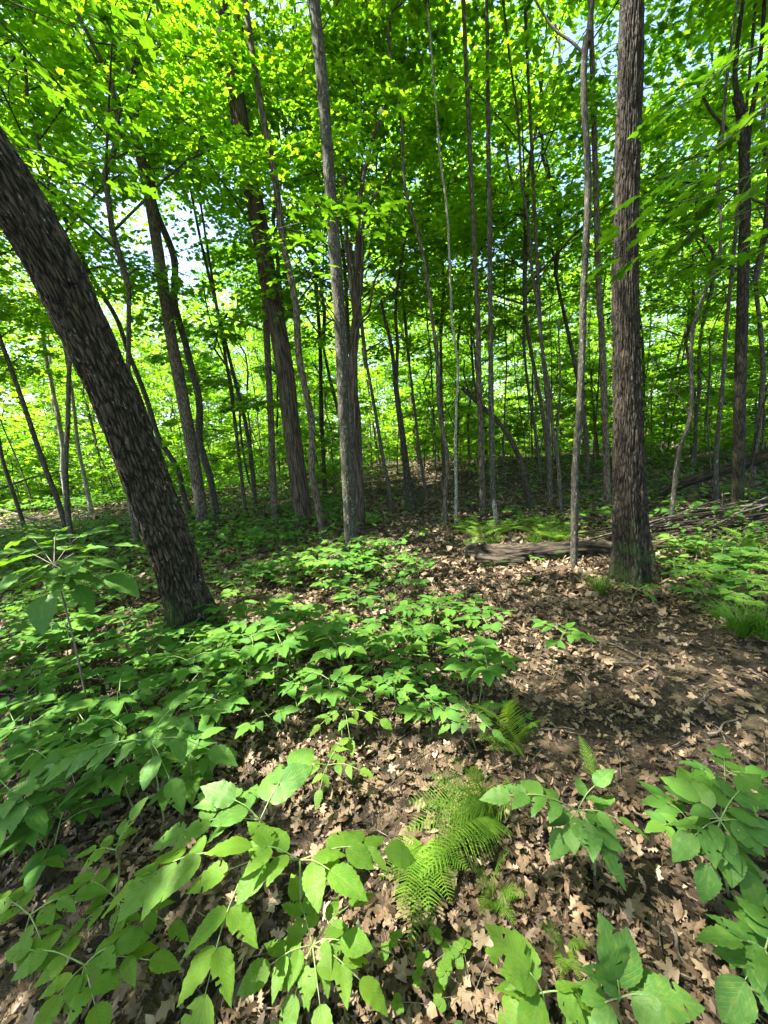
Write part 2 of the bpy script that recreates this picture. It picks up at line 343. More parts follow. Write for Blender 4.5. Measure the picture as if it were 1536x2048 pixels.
# ------------------------------------------------------------------ ground: one sheet, fine near the viewpoint
def build_ground():
    ax = np.concatenate([-np.geomspace(400, 16, 26), np.arange(-15.5, 15.6, .25), np.geomspace(16, 400, 26)])
    ay = np.concatenate([-np.geomspace(300, 6, 18), np.arange(-5.5, 22, .25), np.geomspace(22.5, 500, 34)])
    X, Y = np.meshgrid(ax, ay); Z = ground_h(X, Y)
    Z = Z+.016*(vnoise(X*4+90, Y*4+90, seed=4)-.5)
    V = np.stack([X, Y, Z], -1).reshape(-1, 3); nx = len(ax)
    i = (np.arange(len(ay)-1)[:, None]*nx+np.arange(nx-1)[None]).ravel()
    F = np.stack([i, i+1, i+nx+1, i+nx], 1)
    g = ob('ground', mk('ground', V, F, M_ground)); g['kind'] = 'structure'; g['label'] = 'brown forest floor of leaf litter and dark soil'
    return g
GROUND = build_ground()

# ------------------------------------------------------------------ leaf templates (length 1 along +Y, base at the origin, normal +Z)
def rhomb():
    v = np.array([(0, 0, 0), (.36, .45, .05), (0, 1, -.08), (-.36, .45, .05)], float)
    return v, np.array([(0, 1, 2), (0, 2, 3)])
def fan(outline, c=(0, .38, 0), curl=-.18):
    o = np.array(outline, float); z = curl*((o[:, 0]**2)+(o[:, 1]-.38)**2)
    v = np.vstack([[c[0], c[1], .0], np.column_stack([o, z])]); n = len(o)
    return v, np.array([(0, i+1, (i+1) % n+1) for i in range(n)])
def mirror(h): return h+[(-x, y) for x, y in reversed(h) if abs(x) > 1e-6]
MAPLE_LOW = fan(mirror([(0, 0), (.30, .08), (.24, .28), (.56, .44), (.26, .56), (.0, 1.0)]))
MAPLE_HI = fan(mirror([(0, 0), (.12, .0), (.26, -.02), (.40, .05), (.30, .12), (.34, .20), (.24, .27), (.40, .33), (.50, .36), (.66, .50), (.54, .50), (.52, .60), (.42, .56),
                       (.34, .60), (.22, .54), (.16, .60), (.22, .72), (.30, .76), (.17, .82), (.12, .90), (0.0, 1.08)]))
OAK = fan(mirror([(0, 0), (.10, .10), (.22, .14), (.10, .24), (.14, .32), (.33, .40), (.15, .46), (.16, .58), (.30, .68), (.15, .72), (.12, .86), (.0, 1.0)]), c=(0, .4, 0), curl=-.5)
def blade(n=9, wid=.5, serr=.0, fold=.10, arch=.16, tipw=.62, sub=1, rs=None):
    """ovate leaf with a folded midrib; uv.x = -1..1 across, uv.y along"""
    ys = np.linspace(0, 1, n); prof = np.sin(PI*np.clip(ys, 0, 1)**tipw)**.85*(1-.25*ys**4)
    prof = prof/prof.max()*wid/2; V = []; UV = []
    for i, y in enumerate(ys):
        w = prof[i]*(1+serr*(1 if i % 2 else -1)) if 0 < i < n-1 else prof[i]
        z0 = -arch*(y-.3)**2
        wob = 0 if rs is None else rs.uniform(-.02, .02)
        for k in (-1, -.5, 0, .5, 1):
            x = w*k; z = z0+abs(k)*fold*(w/(wid/2)) - (abs(k)**2)*fold*.7*(w/(wid/2)) + (wob*abs(k))
            V.append((x, y-abs(k)*.015*(1 if serr else 0), z)); UV.append((k*prof[i]/(wid/2), y))
    F = []
    for i in range(n-1):
        for k in range(4):
            a = i*5+k; F += [(a, a+1, a+6), (a, a+6, a+5)]
    return np.array(V), np.array(F), np.array(UV)
def blade_low():
    v = np.array([(0, 0, 0), (.22, .28, .05), (.24, .58, .03), (0, 1, -.10), (-.24, .58, .03), (-.22, .28, .05), (0, .45, 0)], float)
    f = np.array([(0, 1, 6), (1, 2, 6), (2, 3, 6), (3, 4, 6), (4, 5, 6), (5, 0, 6)]); return v, f
RHOMB = rhomb(); BLOW = blade_low()
_rs = np.random.RandomState(5)
HERO_V = [blade(19, .56, .05, .13, .18, .66, rs=_rs), blade(19, .62, .045, .10, .28, .72, rs=_rs), blade(17, .52, .05, .16, .10, .62, rs=_rs), blade(19, .66, .03, .08, .20, .85, rs=_rs)]
def bitten(v, f, u, seed):
    rr = np.random.RandomState(seed); n = len(f)//8; drop = set()
    for _ in range(rr.randint(1, 3)):
        i = rr.randint(3, n-3); k = rr.choice([0, 3])      # a bite at the rim
        drop |= {i*8+k*2, i*8+k*2+1}
    if rr.rand() < .6: i = rr.randint(4, n-4); drop |= {i*8+rr.choice([2, 3, 4, 5])}
    return v, np.array([q for j, q in enumerate(f) if j not in drop]), u
HERO_V += [bitten(*HERO_V[i % 4], seed=i+5) for i in range(3)]
HERO = [mk('broad_leaf', v, f, M_hero, uv=u) for v, f, u in HERO_V]
HERO_SHADE = [mk('shaded_broad_leaf', v, f, M_hero_shade, uv=u) for v, f, u in HERO_V]  # same leaf shapes with the shade-toned colour, for plants out of the sun
SEEDL = [mk('seedling_leaflet', *blade(9, .52, .04, .14, .3, .62, rs=_rs)[:2], M_seed) for _ in range(3)]

# ------------------------------------------------------------------ tree crowns: limbs plus sprays of leaves, local origin at the crown base
def spray_set(rs, cen, out, n_per, rad, thick, tmpl, lsize, droop=.18, jitter=.38):
    K = len(cen); n = K*n_per
    c = np.repeat(cen, n_per, 0); o = np.repeat(nrm(out*[1, 1, .25]), n_per, 0); r = np.repeat(rad, n_per)[:, None]
    sd = nrm(np.cross(o, [0, 0, 1.0]))
    u = (rs.rand(n, 1)**.7)*2-1.0; v = rs.uniform(-1, 1, (n, 1))*np.sqrt(np.clip(1-u*u, .05, 1))*.75
    u = u+.1
    hang = -droop*((u+1)**2)*r*.5
    P = c+o*u*r+sd*v*r+np.array([0, 0, 1.0])*(rs.normal(0, 1, (n, 1))*thick*r+hang)
    az = rs.uniform(-1.3, 1.3, (n, 1)) + np.sign(v)*.5
    tip = o*np.cos(az)+sd*np.sin(az)+np.array([0, 0, 1.0])*rs.normal(-.25, .25, (n, 1))
    nm = np.array([0, 0, 1.0])+rs.normal(0, jitter, (n, 3))
    s = lsize*rs.uniform(.65, 1.2, n)
    return batch(tmpl[0], tmpl[1], P, tip, nm, s)
def make_crown(seed, H, rad, nspr, n_per, sprad, tmpl, lsize, mat, low=.0, shape='round', thick=.12, nlimb=12, leader_r=.08, bark=None, jitter=.38):
    rs = np.random.RandomState(seed); limbs = []; cen = []; out = []
    lead = np.array([[rs.normal(0, .05*H)*t, rs.normal(0, .05*H)*t, H*.93*t] for t in np.linspace(0, 1, 6)]); lead[0] = 0
    limbs.append(tube(crom(lead, 10), np.linspace(leader_r, .012, 10), 7, cap=False))
    per = nspr//nlimb
    for i in range(nlimb):
        t = low+(1-low)*(i+.5)/nlimb*.95; az = i*2.4+rs.uniform(-.5, .5)
        prof = math.sin(PI*min(1, (t*.85+.18)))**.6 if shape == 'round' else (1-.55*t)
        Lr = rad*prof*rs.uniform(.75, 1.15)
        b = np.array([np.interp(t*.9, np.linspace(0, 1, 6), lead[:, k]) for k in range(3)])
        d = np.array([math.cos(az), math.sin(az), 0]); rise = rs.uniform(.15, .55) if shape == 'round' else rs.uniform(.0, .28)
        e = b+d*Lr+np.array([0, 0, Lr*rise]); m = (b+e)/2+np.array([0, 0, Lr*.12])+rs.normal(0, .05*Lr, 3)
        pl = crom([b, m, e], 7); r0 = leader_r*(1-t*.75)*.5
        limbs.append(tube(pl, np.linspace(r0, .006, 7), 5, cap=False))
        for j in range(per):
            q = rs.uniform(.28, 1.05); pt = pl[0]+(pl[-1]-pl[0])*0; pt = np.array([np.interp(q, np.linspace(0, 1, 7), pl[:, k]) for k in range(3)])
            sa = rs.choice([-1, 1])*rs.uniform(.3, 1.3)*(1 if q < .95 else .3); dd = np.array([math.cos(az+sa), math.sin(az+sa), rs.uniform(-.15, .35)])
            ll = Lr*rs.uniform(.15, .42)*(1.2-q*.6)
            en = pt+dd*ll
            limbs.append(tube(np.array([pt, (pt+en)/2+[0, 0, ll*.08], en]), [max(.004, r0*.35), .005, .003], 4, cap=False))
            cen.append(en+rs.normal(0, .05*rad, 3)); out.append(dd)
    cen = np.array(cen); out = np.array(out)
    V, F = spray_set(rs, cen, out, n_per, sprad*rs.uniform(.6, 1.3, len(cen)), thick, tmpl, lsize, jitter=jitter)
    lv, lf, lb = join(limbs)
    return mk('crown_leaves', V, F, mat), mk('crown_limbs', lv, lf, bark or M_thin, bco=lb)
TALL = [make_crown(20+i, 9.0, 3.3, 112, 76, .75, RHOMB, .115, M_canopy, nlimb=15, leader_r=.10, jitter=.45) for i in range(4)]
FART = [make_crown(40+i, 10.0, 4.0, 150, 36, 1.0, RHOMB, .19, M_far if i else M_canopy, nlimb=15, leader_r=.10, jitter=.5) for i in range(3)]
UNDER = [make_crown(60+i, 5.2, 2.0, 80, 58, .46, MAPLE_LOW, .105, M_under, shape='layer', thick=.05, nlimb=16, leader_r=.032, jitter=.30) for i in range(5)]
HIGH = [make_crown(70+i, 7.0, 2.8, 108, 62, .55, MAPLE_LOW, .11, M_under, nlimb=18, leader_r=.045, thick=.07, jitter=.34) for i in range(3)]
SHRUB = [make_crown(80+i, 2.2, 1.0, 40, 40, .30, MAPLE_LOW, .09, M_under, shape='layer', thick=.05, nlimb=10, leader_r=.014) for i in range(3)]

# ------------------------------------------------------------------ trunks
def plates(u, v, pu, seed):
    rs = np.random.RandomState(seed); J = rs.rand(pu, 512, 2)
    iu = np.floor(u).astype(int); iv = np.floor(v).astype(int); d1 = np.full(u.shape, 9.0); d2 = np.full(u.shape, 9.0); hid = np.zeros(u.shape)
    for a in (-1, 0, 1):
        for b in (-1, 0, 1):
            cu = (iu+a) % pu; cv = (iv+b) % 512; j = J[cu, cv]
            d = np.hypot(iu+a+.5+(j[..., 0]-.5)*.8-u, iv+b+j[..., 1]-v); h = (j[..., 0]*7+j[..., 1]*3) % 1
            near = d < d1; d2 = np.where(near, d1, np.minimum(d2, d)); hid = np.where(near, h, hid); d1 = np.where(near, d, d1)
    return d2-d1, hid
def hid0(L, seed): return 0.3*np.sin(L*2.1+seed)
def bark_displace(P, rad, sides, depth, ridges, seed, zs=.5, flare=0.0, lobes=5, burl=None):
    """dense tube with furrowed relief and root flare"""
    V, F, B = tube(P, rad, sides, cap=False); n = len(P)
    V = V.reshape(n, sides, 3); L = B.reshape(n, sides, 3)[..., 2]; th = np.broadcast_to(np.arange(sides)/sides, (n, sides))
    cen = np.asarray(P)[:, None]; d = nrm(V-cen)
    w = vnoise(th*8, L*2.2, 8, seed)*1.2+vnoise(th*20, L*7, 20, seed+1)*.5
    a = vnoise(th*ridges+w*0, L/zs+w, ridges, seed+2); b = vnoise(th*ridges*2, L/zs*1.7+w, ridges*2, seed+3)
    wu = (vnoise(th*ridges*.5, L/.10, max(1, ridges//2), seed+6)-.5)*.9+(vnoise(th*ridges*2, L/.03, ridges*2, seed+8)-.5)*.35
    e, hid = plates(th*ridges+wu, L/zs+hid0(L, seed), ridges, seed)
    pl = sst(.04, .38, e)
    disp = depth*(pl*(.55+.45*hid)+.35*vnoise(th*ridges*3, L/.035, min(256, ridges*3), seed+3)+.25*b-.75)
    big = (vnoise(th*3, L*.9, 3, seed+4)-.5)*rad[:, None]*.16
    fl = 0
    if flare > 0:
        k = np.exp(-L/(flare*.55)); fl = rad[:, None]*k*(.45+.75*np.maximum(0, np.cos(th*2*PI*lobes+seed)))
    V = V+d*(disp+big+fl)[..., None]
    if burl is not None:
        for (bs, bth, br) in burl:
            g = np.exp(-((L-bs)/br)**2-((((th-bth+.5) % 1)-.5)/.13)**2); V = V+d*(g*br*.8)[..., None]
    return V.reshape(-1, 3), F, B
MAIN = []     # (name for labels, base px x, base position)
def trunk_pts(pxs, lean=0.0, sink=.12):
    """world polyline for a trunk whose foot stands at pixel pxs[0]; lean = metres towards the viewer per metre of height"""
    b = pix_ground(*pxs[0]); n = np.array([b[0], b[1], 0.0]); n /= np.linalg.norm(n)
    out = [b]
    for (x, y) in pxs[1:]:
        d = ray(x, y)          # point with (p-b).n = -lean*(pz-bz)
        k = lean; den = d@n+k*d[2]; t = ((b@n)-(CAM@n)+k*(b[2]-CAM[2]))/den
        out.append(CAM+d*t)
    out[0] = b-np.array([0, 0, sink])
    return np.array(out)
def px_rad(P, w):
    q = P-CAM; z = float(q@_f); x = float(q@_rt); return .91*w/2/FPX*z*z/math.hypot(z, x)
CR = {'tall': TALL, 'far': FART, 'under': UNDER, 'shrub': SHRUB, 'high': HIGH}
def tree(label, pxs, w0, w1, bark, H=None, crown='tall', cs=1.0, lean=0.0, flare=.0, disp=0.0, ridges=22, group=None, forks=(), name='tree', burl=None, cat='tree', cidx=None, sides=None, segs=None, wob=.0, limb=True):
    P = trunk_pts(pxs, lean); b = P[0]+np.array([0, 0, .12])
    r0 = px_rad(P[0], w0); r1 = px_rad(P[-1], w1)
    pts = list(P)
    if H is not None and P[-1][2] < H+b[2]:
        d = nrm(P[-1]-P[-2]); d = nrm(d+np.array([0, 0, .6])); ex = P[-1]+d*(H+b[2]-P[-1][2])/max(d[2], .3); pts.append(ex)
    pts = np.array(pts); L = np.sum(np.linalg.norm(np.diff(pts, axis=0), axis=1))
    segs = segs or (max(20, int(L/.12)) if disp == 0 else int(L/.018))
    Q = crom(pts, segs)
    Lp = np.linalg.norm(np.diff(P, axis=0), axis=1).sum(); s = np.linspace(0, L, segs)
    rad = np.interp(s, [0, Lp, max(L, Lp+.01)], [r0, r1, max(r1*.75, .012)])
    if wob: 
        for k in range(2): Q[:, k] += wob*r0*2*(vnoise(s*1.1+R.rand()*50, np.zeros(segs)+k*7, seed=9)-.5)
    root = thing(name, label, cat, b, group)
    Ql = Q-b
    if disp > 0: V, F, B = bark_displace(Ql, rad, sides or 72, disp, ridges, int(R.randint(50)), flare=flare, burl=burl)
    else:
        V, F, B = bark_displace(Ql, rad, sides or 14, r0*.10, 7, int(R.randint(50)), zs=.5, flare=flare or r0*6, lobes=4)
    ob('trunk', mk('trunk', V, F, bark, bco=B), root)
    for fk in forks:      # extra stems: list of pixel points, the first lies on the trunk; same depth plane
        fp, fw0, fw1, fl = fk
        G = trunk_pts([pxs[0]]+list(fp), fl)[1:]
        g0, g1 = px_rad(G[0], fw0), px_rad(G[-1], fw1); m = max(8, len(G)*6)
        v, f, bb = tube(crom(G-b, m), np.linspace(g0, g1, m), 10, cap=True)
        ob('limb', mk('limb', v, f, bark, bco=bb), root)
    if crown == 'tall' and math.hypot(b[0], b[1]) > 6.5: cs *= .66
    if crown:
        cl, cb = CR[crown][(cidx if cidx is not None else R.randint(100)) % len(CR[crown])]
        top = Ql[-1]; a = R.uniform(0, 2*PI)
        M = np.eye(4); M[:3, :3] = np.array([[math.cos(a), -math.sin(a), 0], [math.sin(a), math.cos(a), 0], [0, 0, 1]])*cs; M[:3, 3] = top-[0, 0, .05]
        ob('crown', cl, root, M, kind='stuff'); ob('branches', cb, root, M, kind='stuff')
    MAIN.append((label, pxs[0][0], b))
    return root, Q, rad

tree('massive dark furrowed trunk leaning left towards the viewer, the thickest in the photo',
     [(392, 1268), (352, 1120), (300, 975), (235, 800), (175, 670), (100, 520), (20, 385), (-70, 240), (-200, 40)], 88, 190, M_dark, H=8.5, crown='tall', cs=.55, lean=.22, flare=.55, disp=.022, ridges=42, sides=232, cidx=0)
tree('thick upright dark trunk with mossy flared foot right of the log, tallest column at right',
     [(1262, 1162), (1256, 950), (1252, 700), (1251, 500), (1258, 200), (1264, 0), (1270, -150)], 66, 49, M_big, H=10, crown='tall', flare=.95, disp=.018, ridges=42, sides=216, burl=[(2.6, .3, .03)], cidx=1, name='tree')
tree('slender straight grey trunk speckled with pale lichen, nearest trunk at photo centre',
     [(702, 1118), (694, 950), (688, 830), (680, 640), (668, 480), (652, 270), (640, 120), (628, 0), (618, -120)], 25, 25, M_grey, H=9, crown='tall', disp=.005, ridges=18, sides=40, cs=.8, cidx=2)
tree('brown trunk forking into several stems right behind the lichen speckled grey trunk',
     [(718, 1062), (716, 960), (708, 880), (706, 800), (706, 720), (712, 640)], 25, 20, M_shag, H=None, crown=None, disp=.005, sides=32, ridges=14,
     forks=[([(712, 650), (702, 560), (694, 480), (690, 420), (686, 350)], 12, 8, 0), ([(711, 655), (712, 560), (716, 470), (722, 380), (740, 300), (770, 210)], 13, 7, 0), ([(712, 645), (722, 560), (724, 480), (735, 420), (790, 330)], 12, 5, 0), ([(716, 640), (738, 620), (750, 560), (780, 520)], 6, 3, 0)])
tree('shaggy reddish brown trunk with a swollen burl high up, left of the pale thin stem',
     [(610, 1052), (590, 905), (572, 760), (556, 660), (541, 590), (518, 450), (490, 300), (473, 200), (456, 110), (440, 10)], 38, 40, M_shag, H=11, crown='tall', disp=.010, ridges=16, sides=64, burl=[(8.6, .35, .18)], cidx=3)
tree('thin pale tan trunk curving up across the front of the shaggy burled trunk',
     [(648, 1078), (634, 990), (620, 850), (600, 720), (575, 540), (545, 360), (520, 210), (503, 90), (490, -20)], 15, 14, M_tan, H=9, crown='tall', cs=.6, disp=.003, ridges=10, sides=24, wob=.8)
tree('straight tan brown trunk close behind the lower part of the leaning dark trunk',
     [(408, 1062), (388, 920), (364, 790), (345, 690), (325, 560), (300, 400), (268, 240), (256, 60)], 29, 24, M_tan, H=13, crown='tall', disp=.005, ridges=16, sides=30)
tree('crooked grey barked trunk with sunlit patches, forking near the top at left of photo',
     [(437, 1052), (415, 950), (400, 850), (380, 715), (352, 600), (333, 480), (305, 370), (292, 260), (278, 150)], 16, 16, M_grey, H=None, crown=None, wob=1.2,
     forks=[([(278, 155), (255, 100), (228, 40), (200, -30)], 13, 10, 0), ([(280, 150), (300, 115), (322, 80), (345, -10)], 10, 6, 0)])
tree('thin lichen spotted trunk leaning left behind the massive leaning trunk',
     [(392, 1040), (360, 960), (330, 890), (300, 810), (266, 720), (235, 640), (190, 560), (150, 480), (110, 400), (70, 350)], 12, 12, M_grey, H=9, crown='under', cs=1.3, wob=1.0)
tree('sunlit pale dead trunk with peeling patches standing far left beyond the ferns',
     [(142, 1024), (132, 960), (120, 880), (110, 800), (104, 752)], 13, 11, M_pale, H=9, crown='far', wob=1.0)
tree('second pale sunlit trunk, just right of the peeling one at far left',
     [(184, 1028), (170, 960), (156, 890), (146, 800), (130, 700)], 10, 8, M_pale, H=9, crown='far', cs=.8)
tree('dark grey trunk leaning left at the far left edge of the photo',
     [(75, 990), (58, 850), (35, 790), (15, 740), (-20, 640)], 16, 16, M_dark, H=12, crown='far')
tree('narrow straight trunk half sunlit, immediately left of the shaggy burled trunk',
     [(551, 1045), (545, 950), (542, 850), (536, 720), (530, 600), (520, 480)], 16, 14, M_tan, H=12, crown='tall', disp=.003, sides=24, ridges=12)
tree('dark brown trunk forking low with a bleached upper stem, beyond the path at centre',
     [(824, 1022), (814, 950), (806, 880), (798, 820), (790, 760)], 18, 11, M_dark, H=None, crown=None,
     forks=[([(791, 770), (784, 700), (770, 640), (762, 600)], 9, 6, 0), ([(792, 765), (795, 690), (791, 620), (800, 540), (812, 470)], 8, 5, 0)])
tree('slender brown trunk just right of the path, arching left high overhead',
     [(895, 1048), (892, 940), (884, 850), (876, 740), (868, 650), (858, 560), (838, 470), (818, 400), (808, 320)], 10, 6, M_tan, H=8, crown='under', wob=1.0)
tree('thin pale grey stem beside the slender brown trunk at the path edge',
     [(912, 1050), (908, 930), (912, 820), (918, 740), (908, 650), (900, 560)], 7, 5, M_pale, H=8, crown='under', wob=1.2)
tree('slender straight pole of pale mottled bark rising behind the white broken stub',
     [(988, 1040), (984, 930), (982, 800), (981, 650), (979, 480), (977, 300), (975, 100), (974, 20)], 13, 8, M_grey, H=10, crown='tall', cs=.7)
tree('medium brown straight trunk left of the white broken stub',
     [(967, 1036), (963, 930), (961, 850), (957, 740), (955, 620), (948, 480)], 14, 10, M_tan, H=10, crown='tall', cs=.8)
tree('lichen flecked slim trunk rising in front of the long fallen log',
     [(1146, 1138), (1148, 1060), (1152, 950), (1160, 800), (1167, 650), (1171, 500), (1171, 350), (1170, 200), (1176, 80), (1184, -20)], 17, 14, M_grey, H=9, crown='tall', cs=.8, disp=.003, sides=28, ridges=12, wob=.6,
     forks=[([(1170, 112), (1145, 85), (1110, 60), (1082, 20), (1060, -20)], 7, 4, 0)])
tree('curved dark trunk bending strongly left over the hollow at photo centre right',
     [(1064, 1020), (1050, 960), (1034, 905), (1010, 862), (985, 832), (955, 805), (925, 775)], 14, 9, M_dark, H=None, crown=None,
     forks=[([(955, 806), (950, 770), (944, 735)], 6, 4, 0), ([(940, 790), (928, 750), (930, 720)], 4, 3, 0)])
tree('dark straight trunk showing behind the left side of the thick upright trunk',
     [(1214, 1012), (1212, 900), (1208, 780), (1203, 650), (1196, 520)], 17, 13, M_tan, H=12, crown='tall')
tree('crooked slim trunk with mossy foot, curving right between the two large right hand trunks',
     [(1334, 1072), (1348, 990), (1358, 900), (1376, 840), (1381, 760), (1392, 660), (1412, 580), (1432, 510), (1438, 440)], 13, 8, M_grey, H=7, crown='under', wob=1.0,
     forks=[([(1378, 830), (1355, 790), (1330, 760)], 4, 2, 0), ([(1384, 740), (1360, 690), (1330, 650)], 4, 2, 0)])
tree('heavy dark trunk standing over the brush pile near the right edge',
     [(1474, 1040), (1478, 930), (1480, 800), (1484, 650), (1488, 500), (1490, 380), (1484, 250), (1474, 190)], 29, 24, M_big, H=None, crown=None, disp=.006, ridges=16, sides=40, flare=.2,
     forks=[([(1490, 350), (1500, 250), (1520, 120), (1530, -10)], 14, 10, 0), ([(1484, 290), (1450, 255), (1420, 220), (1395, 170)], 10, 6, 0), ([(1476, 200), (1470, 150), (1478, 60), (1490, -20)], 14, 9, 0)])
tree('pale mottled slim trunk crossing behind the fallen trunk left of the brush pile',
     [(1436, 1018), (1432, 940), (1436, 860), (1446, 760), (1452, 660), (1462, 560), (1470, 480)], 12, 9, M_grey, H=9, crown='tall', cs=.7)
tree('thin dark stem rising slanted right past the heavy trunk at right edge',
     [(1494, 1032), (1500, 960), (1512, 880), (1530, 800), (1560, 720)], 8, 5, M_dark, H=6, crown='under', cs=.8)
tree('slim twin stemmed dark sapling left of the lichen flecked slim trunk',
     [(1124, 1028), (1116, 950), (1110, 880), (1100, 800), (1085, 700), (1076, 600), (1060, 500)], 9, 6, M_thin, H=9, crown='under', wob=.8,
     forks=[([(1112, 900), (1118, 820), (1120, 740), (1116, 640)], 5, 3, 0)])
tree('grey brown pole of medium girth right of the curved dark trunk',
     [(1100, 1008), (1098, 900), (1094, 800), (1085, 700), (1078, 600)], 10, 8, M_tan, H=11, crown='tall', cs=.8)
tree('thin upright sapling with forked top left of the shaggy burled trunk',
     [(492, 1030), (480, 930), (468, 830), (455, 740), (440, 650), (425, 560)], 8, 6, M_thin, H=8, crown='under',
     forks=[([(470, 850), (462, 760), (420, 640), (405, 560)], 4, 3, 0)])
tree('slim dark sapling left of the straight narrow half sunlit trunk',
     [(512, 1025), (503, 930), (492, 850), (470, 760), (440, 640), (415, 540), (395, 450)], 10, 6, M_thin, H=9, crown='under')
tree('slim dark pole between the thin tan trunk and the grey lichen trunk',
     [(650, 1000), (646, 900), (642, 800), (640, 690), (634, 600)], 10, 8, M_dark, H=11, crown='tall', cs=.8)

# ------------------------------------------------------------------ filler trees: thicket beyond, and neighbours outside the frame
PATH = np.array([pix_ground(*p)[:2] for p in [(1536, 1560), (1250, 1400), (1020, 1250), (890, 1140), (850, 1070), (840, 1010)]])
def d_path(x, y):
    p = np.array([x, y]); best = 9e9
    for a, b in zip(PATH[:-1], PATH[1:]):
        t = np.clip(np.dot(p-a, b-a)/np.dot(b-a, b-a), 0, 1); best = min(best, np.linalg.norm(a+(b-a)*t-p))
    return best
LANDMARKS = [(395, 'the leaning trunk'), (610, 'the burled trunk'), (702, 'the lichen trunk'), (824, 'the forked trunk'), (988, 'the white stub'), (1146, 'the log side trunk'), (1262, 'the thick trunk'), (1474, 'the brush pile')]
def between(x):
    if x < LANDMARKS[0][0]: return 'left of '+LANDMARKS[0][1]
    for (a, na), (b, nb) in zip(LANDMARKS[:-1], LANDMARKS[1:]):
        if a <= x < b: return 'between '+na.replace('the ', '', 1)+' and '+nb.replace('the ', '', 1)
    return 'right of '+LANDMARKS[-1][1]
_o = 'first second third fourth fifth sixth seventh eighth ninth tenth eleventh twelfth thirteenth fourteenth fifteenth sixteenth seventeenth eighteenth nineteenth twentieth'.split()
_o += ['twenty-'+k for k in _o[:9]]+['thirtieth']+['thirty-'+k for k in _o[:9]]+['fortieth']+['forty-'+k for k in _o[:9]]+['fiftieth']
ORD = ['leftmost']+[k+' from left' for k in _o[1:]]
PROT = {}
def filler_proto(kind, k):
    """a trunk mesh of its own shape plus a shared crown"""
    key = (kind, k)
    if key in PROT: return PROT[key]
    rs = np.random.RandomState(hash(kind) % 1 + k*13+{'pole': 1, 'maple': 2, 'far': 3, 'shrub': 4, 'high': 5, 'thin': 6}[kind]*100)
    H, r, cr, cs = {'thin': (5.5, .026, 'shrub', 1.25), 'pole': (8.5, .075, 'tall', .6), 'maple': (2.6, .032, 'under', 1.0), 'high': (4.2, .05, 'high', 1.0), 'far': (7.0, .13, 'far', 1.0), 'shrub': (.5, .012, 'shrub', 1.0)}[kind]
    H *= rs.uniform(.85, 1.15)
    pts = [np.array([0, 0, -.15])]; d = np.array([rs.normal(0, .03), rs.normal(0, .03), 1.0])
    for i in range(5):
        d = d+[rs.normal(0, .05), rs.normal(0, .05), 0]; pts.append(pts[-1]+d*H/5)
    Q = crom(pts, 22 if kind != 'shrub' else 8); rad = np.linspace(r, r*.62, len(Q)); rad[0] *= 1.5; rad[1] *= 1.15
    V, F, B = tube(Q, rad, 9 if kind in ('pole', 'far') else 6, cap=False)
    bark = [M_tan, M_thin, M_dark, M_grey, M_pale][k % 5] if kind in ('pole', 'far') else M_thin
    tm = mk('trunk', V, F, bark, bco=B); PROT[key] = (tm, Q[-1], CR[cr], cs); return PROT[key]
def place_filler(kind, x, y, s, label, group, rs):
    tm, top, crs, cs = filler_proto(kind, rs.randint(5))
    cl, cb = crs[rs.randint(len(crs))]
    root = thing('tree' if kind != 'shrub' else 'sapling', label, 'tree' if kind != 'shrub' else 'sapling', (x, y, float(ground_h(x, y))), group, rz=rs.uniform(0, 6.28), s=s)
    ob('trunk', tm, root)
    M = np.eye(4)*cs; M[3, 3] = 1; M[:3, 3] = top-[0, 0, .04]
    ob('crown', cl, root, M, kind='stuff'); ob('branches', cb, root, M, kind='stuff'); return root
spots = []
def ok_spot(x, y, dmin, placed):
    for (a, b) in placed:
        if (a-x)**2+(b-y)**2 < dmin*dmin: return False
    return True
rs = np.random.RandomState(11)
placed = [(m[2][0], m[2][1]) for m in MAIN]
def scatter(kind, n, rmin, rmax, amax, dmin, smin, smax, pathclear=1.6, power=.6, amin=None):
    c = 0; tries = 0
    while c < n and tries < n*60:
        tries += 1
        r = rmin+(rmax-rmin)*rs.rand()**power; a = rs.uniform(-amax, amax) if amin is None else rs.uniform(amin, amax)
        x, y = r*math.sin(a), r*math.cos(a)
        if d_path(x, y) < pathclear or not ok_spot(x, y, dmin, placed): continue
        px, py, dp = to_px(np.array([x, y, 1.2]))
        if dp[0] > 0 and dp[0] < 12 and abs(px[0]-1255) < 60: continue
        placed.append((x, y)); spots.append((kind, x, y, rs.uniform(smin, smax))); c += 1
scatter('high', 20, 8.5, 17, .98, 1.7, .85, 1.25)
scatter('high', 12, 8, 15, 0, 1.7, .95, 1.3, amin=-1.2)
scatter('pole', 24, 9, 32, .95, 1.6, .75, 1.25)
scatter('far', 22, 42, 64, 1.0, 3.2, .9, 1.3, pathclear=0)
scatter('maple', 60, 7.5, 36, .95, 1.3, .6, 1.25, pathclear=1.0)
scatter('shrub', 170, 10.0, 44, .95, .8, .9, 2.4, pathclear=1.2)
scatter('thin', 70, 9, 32, .9, .7, .7, 1.4, pathclear=1.0)
SUNLIT = [pix_ground(*p) for p in [(500, 1760), (560, 1930), (800, 1960), (230, 1880), (690, 1430), (920, 1600), (940, 1200), (1000, 1200), (850, 1090), (830, 985), (1000, 965), (350, 1010), (100, 1070), (150, 1010), (60, 1210), (560, 1280)]]
SUNFAR = [pix_ground(*p) for p in [(1150, 960), (1250, 960), (1350, 960), (1430, 990), (1100, 930), (700, 970), (640, 985), (880, 925), (1300, 930), (830, 985), (1000, 965), (900, 950), (1070, 1000), (760, 1000), (860, 1060), (560, 1010), (300, 1010), (100, 1040), (950, 940)]]
